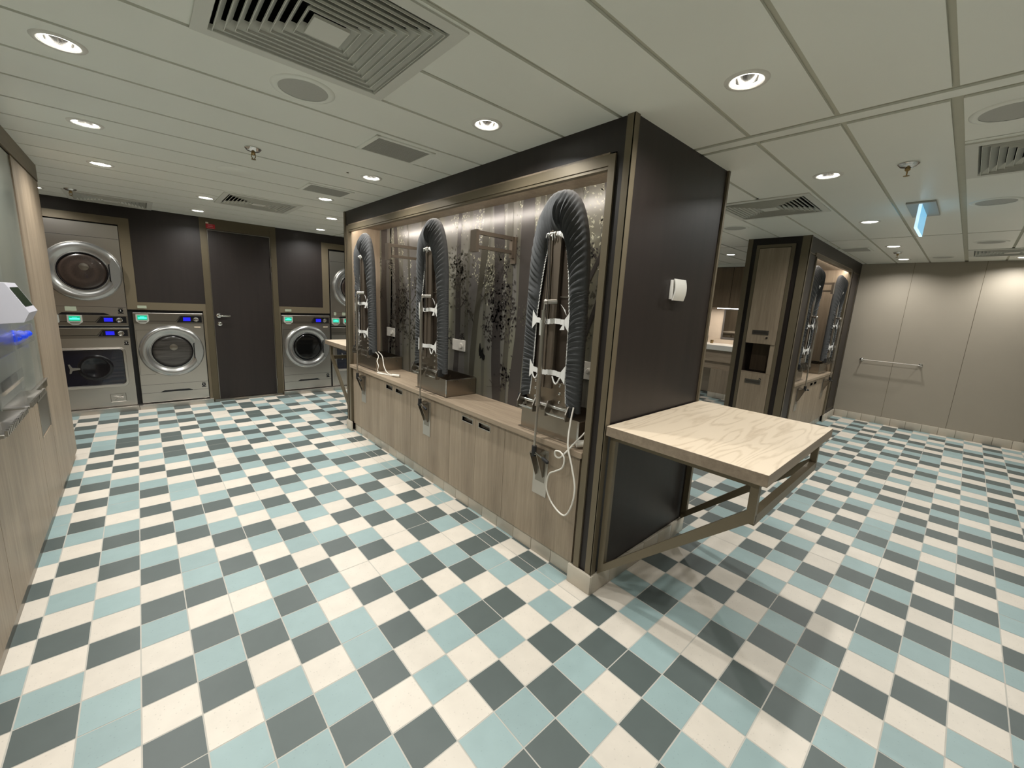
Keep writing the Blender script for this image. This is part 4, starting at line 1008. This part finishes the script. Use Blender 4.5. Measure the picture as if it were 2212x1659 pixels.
def make_front_loader():
    """single machine about 0.61 wide 1.02 high"""
    t = thing('washing_machine', '', 'washing machine', (0, 0, 0)); W_ = 0.608
    m = MB(); m.box(0, W_, 0.0, 0.55, 0.06, 1.068, 0.004)
    m.mi = 1
    for z in (0.935,): m.box(0.004, W_-0.004, -0.0008, 0.001, z, z+0.002)
    m.box(0.004, W_-0.004, -0.0008, 0.001, 0.262, 0.2645); m.box(0.004, W_-0.004, -0.0008, 0.001, 0.168, 0.1705)
    m.box(0.010, 0.012, -0.0008, 0.001, 0.38, 0.88); m.box(0.010, 0.14, -0.0008, 0.001, 0.878, 0.88); m.box(0.010, 0.14, -0.0008, 0.001, 0.38, 0.382)
    m.build('body', [ST, BM], t)
    m = MB(); m.prism([(0.16, -0.001, 0.170), (0.46, -0.001, 0.170), (0.42, -0.001, 0.190), (0.20, -0.001, 0.190)], (0, 0.002, 0)); m.build('toe_grip', [BK], t)
    m = MB(); m.box(0.0, W_, -0.004, 0.0, 0.948, 1.062, 0.001); m.build('top_strip', [STD], t)
    panel(t, W_, 0.965, 1.035); terminal(t, 0.075, 1.010); sticker(t, W_-0.045, 0.225); ringdoor(t, 0.305, 0.640, 0.286, WGL)
    m = MB(); m.box(0.045, 0.120, -0.010, -0.008, 1.115, 1.145); m.build('paper_label', [mat('pale_green_label', (0.36, 0.40, 0.30), 0.5, noise=0.05)], t)
    m = MB(); m.box(W_-0.09, W_-0.03, -0.0012, 0, 0.905, 0.918); m.build('name_badge', [CREAM], t)
    return t
WMA = make_front_loader(); WMA.location = (0.040, YM, 0); WMA['label'] = 'stainless round-door machine with drum visible, left of the dark door'; WMA['group'] = 'round-door machines beside the door'
WMB = dup(WMA, (1.476, YM, 0), 0, 'stainless round-door machine right of the dark door')
for o in kids_of(WMB):
    if o.name.startswith('door'):
        for c in kids_of(o):
            if c.name.startswith('door_window'): c.data = c.data.copy(); c.data.materials[0] = BGL
            if c.name.startswith('drum_hub'): bpy.data.objects.remove(c)
def make_stack():
    t = thing('stacked_washer_dryer', '', 'washer dryer', (0, 0, 0)); W_ = 0.608
    m = MB(); m.box(0, W_, 0, 0.55, 0.055, 0.905, 0.004); m.box(0, W_, 0, 0.55, 0.925, 1.95, 0.004)
    m.mi = 1; m.box(0.004, W_-0.004, -0.0008, 0.001, 1.812, 1.815); m.box(0.004, W_-0.004, -0.0008, 0.001, 1.120, 1.1225); m.box(0.0, W_, 0.004, 0.01, 0.90, 0.93)
    m.build('body', [ST, BM], t)
    m = MB(); m.box(0, W_, -0.004, 0.0, 0.928, 1.035, 0.001); m.box(0, W_, -0.004, 0, 0.795, 0.900, 0.001); m.build('control_strip', [STD], t)
    panel(t, W_, 0.955, 1.020); panel(t, W_, 0.815, 0.880, dots=True)
    terminal(t, 0.055, 0.995); terminal(t, 0.215, 0.995)
    m = MB(); m.prism([(0.10, -0.002, 1.036), (0.48, -0.002, 1.036), (0.43, -0.002, 1.060), (0.13, -0.002, 1.060)], (0, 0.003, 0)); m.build('vent_slot', [BK], t)
    m = MB(); m.box(0.155, 0.235, -0.0015, 0, 1.075, 1.118); m.box(0.04, 0.07, -0.0015, 0, 1.075, 1.118); m.build('paper_label', [MATS['pale_green_label']], t)
    sticker(t, W_-0.05, 1.085); sticker(t, W_-0.035, 0.745, 0.03)
    ringdoor(t, 0.318, 1.470, 0.286, DGL)
    # lower door: rounded rectangle frame
    m = MB()
    def rr(x0, x1, z0, z1, r, y, n=6):
        out = []
        for cx, cz, a in ((x1-r, z1-r, 0), (x0+r, z1-r, 90), (x0+r, z0+r, 180), (x1-r, z0+r, 270)):
            for k in range(n+1): aa = radians(a+90*k/n); out.append((cx+r*cos(aa), y, cz+r*sin(aa)))
        return out
    A = [rr(0.030, 0.560, 0.270, 0.700, 0.05, 0.0), rr(0.034, 0.556, 0.274, 0.696, 0.048, -0.022), rr(0.058, 0.540, 0.300, 0.680, 0.036, -0.026), rr(0.066, 0.534, 0.306, 0.674, 0.034, -0.012)]
    R_ = [[m.bm.verts.new(p) for p in ring] for ring in A]
    for a, b in zip(R_, R_[1:]):
        for k in range(len(a)): m.bm.faces.new((a[k], a[(k+1) % len(a)], b[(k+1) % len(a)], b[k]))
    d = m.build('square_door', [ST], t, smooth=True, auto=30)
    m = MB(); m.ngon(rr(0.066, 0.534, 0.306, 0.674, 0.034, -0.013)); m.build('door_window', [NAVY], d, origin=ORG[t.name])
    m = MB(); m.lathe([(0.135, 0.014), (0.13, 0.018), (0.10, 0.022), (0.09, 0.016), (0.0001, 0.016)], (0.318, 0, 0.49), '-y', 40); m.build('inner_drum', [BK], d, origin=ORG[t.name], smooth=True, auto=40)
    m = MB(); m.prism([(0.135, -0.016, 0.535), (0.150, -0.016, 0.50), (0.205, -0.016, 0.494), (0.205, -0.016, 0.478), (0.150, -0.016, 0.470), (0.138, -0.016, 0.44), (0.125, -0.016, 0.44), (0.132, -0.016, 0.487), (0.122, -0.016, 0.535)], (0, -0.012, 0)); m.build('latch_lever', [RING], d, origin=ORG[t.name])
    m = MB(); 
    for a, b in (((0.40, 0.105), (0.52, 0.107)), ((0.52, 0.107), (0.52, 0.195)), ((0.52, 0.195), (0.40, 0.193)), ((0.40, 0.193), (0.40, 0.105))): m.tube([(a[0], -0.0015, a[1]), (b[0], -0.0015, b[1])], 0.002, 4)
    for a, b in (((0.418, 0.175), (0.50, 0.13)), ((0.50, 0.178), (0.43, 0.125)), ((0.44, 0.172), (0.50, 0.15))): m.tube([(a[0], -0.001, a[1]), (b[0], -0.001, b[1])], 0.0022, 4)
    m.build('embossed_emblem', [STD], t)
    return t
WS = make_stack(); WS.location = (-0.608, YM, 0); WS['label'] = 'stainless dryer stacked on a square-door washer, left beside the rounded wood column'; WS['group'] = 'stacked dryer and washer towers'
dup(WS, (2.105, YM, 0), 0, 'stainless dryer and washer stack partly hidden behind the ironing block')
for x0, x1, s in ((-0.70, 0.012, 'left'), (0.014, 0.684, 'below the round-door machine left of the door'), (1.455, 2.098, 'below the round-door machine right of the door'), (2.10, 2.77, 'below the far right stack')):
    m = MB(); m.box(x0, x1, 3.895, 4.2, 0.0, 0.052, 0.002); tag(m.build('steel_plinth', [ST], origin=((x0+x1)/2, 3.95, 0)), 'low stainless plinth strip on the floor ' + (s if s != 'left' else 'under the left washer stack'), 'plinth', 'stainless plinths under the machines')

# ------------------------------------------------------------------ left wall
XL = -0.36
m = MB(); m.box(-0.48, XL-0.012, -4.0, 2.45, 0, CE); m.box(-1.3, -1.2, 2.3, 4.65, 0, CE); m.box(-1.3, -0.40, 2.40, 2.45, 0, CE); struct(m.build('wall_left', [LW]))
m = MB()   # lower wood panels
for y0, y1 in ((-4.0, -2.2), (-2.196, -0.60), (-0.596, 0.272), (0.276, 1.196)): m.box(XL-0.012, XL, y0, y1, 0.062, 0.742)
m.box(XL-0.012, XL, 1.20, 1.29, 0.062, 0.742); m.box(XL-0.012, XL, 1.60, 1.622, 0.062, 0.742); m.box(XL-0.012, XL, 1.29, 1.60, 0.062, 0.50); m.box(XL-0.012, XL, 1.29, 1.60, 0.715, 0.742)
tag(m.build('wall_panel', [LW], origin=(XL, 0, 0.06)), 'light wood lower wall panelling under the dispenser on the left', 'wall panel')
m = MB(); m.box(-0.40, XL-0.010, -4.0, 2.0, 0.0, 0.06); struct(m.build('baseboard_left', [STD]))
m = MB(); m.box(XL-0.014, XL+0.006, -4.0, 1.625, 0.742, 0.788); m.box(XL-0.014, XL+0.010, -4.0, 1.625, 0.784, 0.790, mi=1); struct(m.build('trim_11', [BRD, ST]))
m = MB(); m.box(XL-0.012, XL-0.006, 1.0, 1.622, 0.79, 2.05); m.box(XL-0.012, XL-0.008, -4.0, 1.0, 0.79, 2.05); tag(m.build('glass_panel', [GLS], origin=(XL, 0.8, 0.79)), 'tall frosted grey glass wall panel behind the dispenser', 'glass panel')
m = MB()   # rounded column
R = 0.17; pts = [(XL-0.012, 1.626), (XL, 1.626), (XL, 2.64-R)]
for k in range(1, 13): a = k/12*pi/2; pts.append((XL-R+R*cos(a), 2.64-R+R*sin(a)))
pts += [(-1.25, 2.64), (-1.25, 2.45), (XL-0.012, 2.45)]
m.prism([(x, y, 0.06) for x, y in pts], (0, 0, 1.985)); o = m.build('wood_column', [LW], origin=(XL-0.1, 2.1, 0.06), smooth=True, auto=30); tag(o, 'rounded light wood wall end before the left washer stack', 'column')
m = MB()
for R0, z0, z1, ex in ((0.17, 2.045, 2.053, -0.006), (0.17, 2.053, CE, 0.004)):
    pts = [(XL-0.05, -4.0), (XL+ex, -4.0), (XL+ex, 2.64-R0+ex)]
    for k in range(1, 9): a = k/8*pi/2; pts.append((XL-R0+(R0+ex)*cos(a), 2.64-R0+(R0+ex)*sin(a)))
    pts += [(-1.25, 2.64+ex), (-1.25, 2.5), (XL-0.05, 2.5)]
    m.prism([(x, y, z0) for x, y in pts], (0, 0, z1-z0), mi=1 if z0 < 2.05 else 0)
struct(m.build('trim_12', [wood('cornice_wood', (0.12, 0.088, 0.052), (0.19, 0.145, 0.09), 'y'), BM], smooth=True, auto=30))
t = thing('waste_flap', 'stainless steel push flap set in the left wood panelling', 'flap', (XL, 1.445, 0.5))
m = MB(); m.box(XL-0.016, XL-0.003, 1.295, 1.595, 0.505, 0.71); m.build('flap', [STD], t)
m = MB(); m.box(XL-0.003, XL+0.002, 1.290, 1.600, 0.705, 0.715); m.box(XL-0.003, XL+0.002, 1.290, 1.296, 0.50, 0.715); m.box(XL-0.003, XL+0.002, 1.594, 1.600, 0.50, 0.715); m.build('frame', [ST], t)
# dispenser
t = thing('detergent_dispenser', 'lilac white wall dispenser with dark green screen, blue capsules and clear chutes', 'dispenser', (XL, 0.6, 0.83))
def disp(y0, y1):
    m = MB(); m.box(XL-0.0075, XL+0.004, y0-0.02, y1+0.02, 0.83, 2.03); m.build('back_plate', [GRAN], t)
    m = MB(); m.box(XL, XL+0.075, y0, y0+0.005, 0.85, 1.17); m.box(XL, XL+0.075, y1-0.005, y1, 0.85, 1.17); m.box(XL+0.070, XL+0.074, y0, y1, 1.09, 1.17); m.build('clear_chute', [ACR], t)
    m = MB(); m.box(XL, XL+0.08, y0, y1, 0.83, 0.845, 0.003)
    for k in range(16): m.box(XL+0.078, XL+0.086, y0+0.01+k*(y1-y0-0.02)/16, y0+0.01+(k+0.55)*(y1-y0-0.02)/16, 0.835, 0.856)
    m.build('drip_tray', [ST], t)
    m = MB(); m.box(XL+0.004, XL+0.010, y0+0.04, y1-0.05, 0.905, 0.945); m.build('outlet_slot', [BK], t)
    m = MB(); m.box(XL+0.004, XL+0.014, y0+0.04, y1-0.05, 0.892, 0.905); m.build('slot_edge', [CREAM], t)
disp(0.56, 0.93); disp(0.10, 0.50)
m = MB()
pz = [(XL, 1.36), (XL+0.075, 1.36), (XL+0.128, 1.245), (XL+0.110, 1.205), (XL, 1.195)]
m.prism([(x, 0.50, z) for x, z in pz], (0, 0.19, 0)); hd = m.build('dispenser_head', [LIL], t, smooth=True, auto=20)
m = MB(); n_ = Vector((0.115, 0, 0.053)).normalized()*0.0015
def hp(s, y): return (XL+0.075+0.053*s+n_.x, y, 1.36-0.115*s+n_.z)
m.quad(hp(0.15, 0.515), hp(0.15, 0.675), hp(0.80, 0.675), hp(0.80, 0.515)); m.build('screen', [SCRG], hd, origin=ORG[t.name])
rnd = random.Random(2)
k = 0
for yy in range(7):
    for xx in range(3):
        m = MB(); c = (XL+0.020+xx*0.022, 0.60+yy*0.045, 1.125+rnd.uniform(-.004, .004)); m.sphere(c, 0.013+rnd.random()*0.002, n=6)
        tag(m.build('detergent_capsule', [BLUEB], origin=c, smooth=True), 'small blue detergent capsule in the clear chute of the dispenser', 'capsule', 'blue capsules in the dispenser')
m = MB(); m.box(XL, XL+0.074, 0.565, 0.925, 1.105, 1.109); m.build('shelf', [ACR], t)

# ------------------------------------------------------------------ back room seen through the gap
m = MB(); m.box(7.60, 7.72, -0.39, 4.1, 0, CE); struct(m.build('wall_far_right', [CREAM]))
base_tiles('baseboard_vanity', 7.10, 7.112, 0.30, 0.69, '-x', h=0.09)
def wall_cab(y0, y1, lab):
    t = thing('wall_cabinet', lab, 'cabinet', (7.35, (y0+y1)/2, 1.47), 'brown wall cabinets in the back room')
    m = MB(); m.box(7.118, 7.6, y0, y1, 1.475, 2.11); m.build('body', [BWOOD], t)
    m = MB(); m.box(7.10, 7.118, y0+0.002, y1-0.002, 1.475, 2.108); m.build('door', [BWOOD], t)
wall_cab(0.55, 1.10, 'brown wood wall cabinet over the wash basin, left door'); wall_cab(0.0, 0.547, 'brown wood wall cabinet over the wash basin, right door')
m = MB(); m.box(7.05, 7.6, -0.35, 1.5, 2.112, CE-0.002); struct(m.build('trim_13', [CP]))
t = thing('vanity_unit', 'pale wood vanity with white basin counter in the back room', 'vanity', (7.35, 0.6, 0.09))
m = MB(); m.box(7.12, 7.597, -0.3, 1.5, 0.60, 0.79); m.box(7.15, 7.597, -0.3, 1.5, 0.48, 0.60); m.build('fascia', [LWY], t)
m = MB(); m.box(7.10, 7.58, 0.30, 0.69, 0.09, 0.48); m.build('base_cupboard', [LW], t)
m = MB(); m.box(7.08, 7.597, -0.3, 1.5, 0.79, 0.875, 0.006); m.build('basin_counter', [WP], t)
m = MB(); m.box(7.585, 7.598, -0.3, 1.5, 0.875, 0.945); m.build('splashback', [CREAM], t)
m = MB(); m.tube(smooth_path([(7.50, 0.97, 0.875), (7.50, 0.97, 0.99), (7.46, 0.97, 1.02), (7.40, 0.97, 0.98)]), 0.008, 8); m.build('tap', [CH], t, smooth=True)
m = MB(); m.box(7.40, 7.44, 0.84, 0.88, 0.876, 0.93, 0.004); tag(m.build('soap_box', [BRASS], origin=(7.42, 0.86, 0.876)), 'small amber soap holder on the white vanity counter', 'soap holder')
m = MB(); m.box(7.585, 7.60, 0.40, 0.79, 0.95, 1.46); o = m.build('mirror', [mat('mirror_frame_grey', (0.12, 0.11, 0.10), 0.3, noise=0.05)], origin=(7.59, 0.6, 0.95)); tag(o, 'grey framed mirror above the white vanity counter', 'mirror')
m = MB(); m.box(7.582, 7.586, 0.43, 0.76, 0.99, 1.45); m.build('mirror_glass', [mat('mirror_glass', (0.45, 0.42, 0.38), 0.03, 1.0, noise=0.01)], o, origin=ORG[o.name])
t = thing('led_strip', 'warm light strip under the brown wall cabinets in the back room', 'light strip', (7.3, 0.6, 1.47))
m = MB(); m.box(7.30, 7.32, 0.05, 0.80, 1.466, 1.474); m.build('diffuser', [LEDM], t)
ld = bpy.data.lights.new('led_light', 'AREA'); ld.shape = 'RECTANGLE'; ld.size = 0.02; ld.size_y = 1.0; ld.energy = 5; ld.color = LED_COL
lo = bpy.data.objects.new('led_light', ld); COL.objects.link(lo); lo.parent = t; lo.location = (0.02, 0, -0.012)

for o in list(bpy.data.objects):
    if o.name.startswith('cutter'): bpy.data.objects.remove(o)
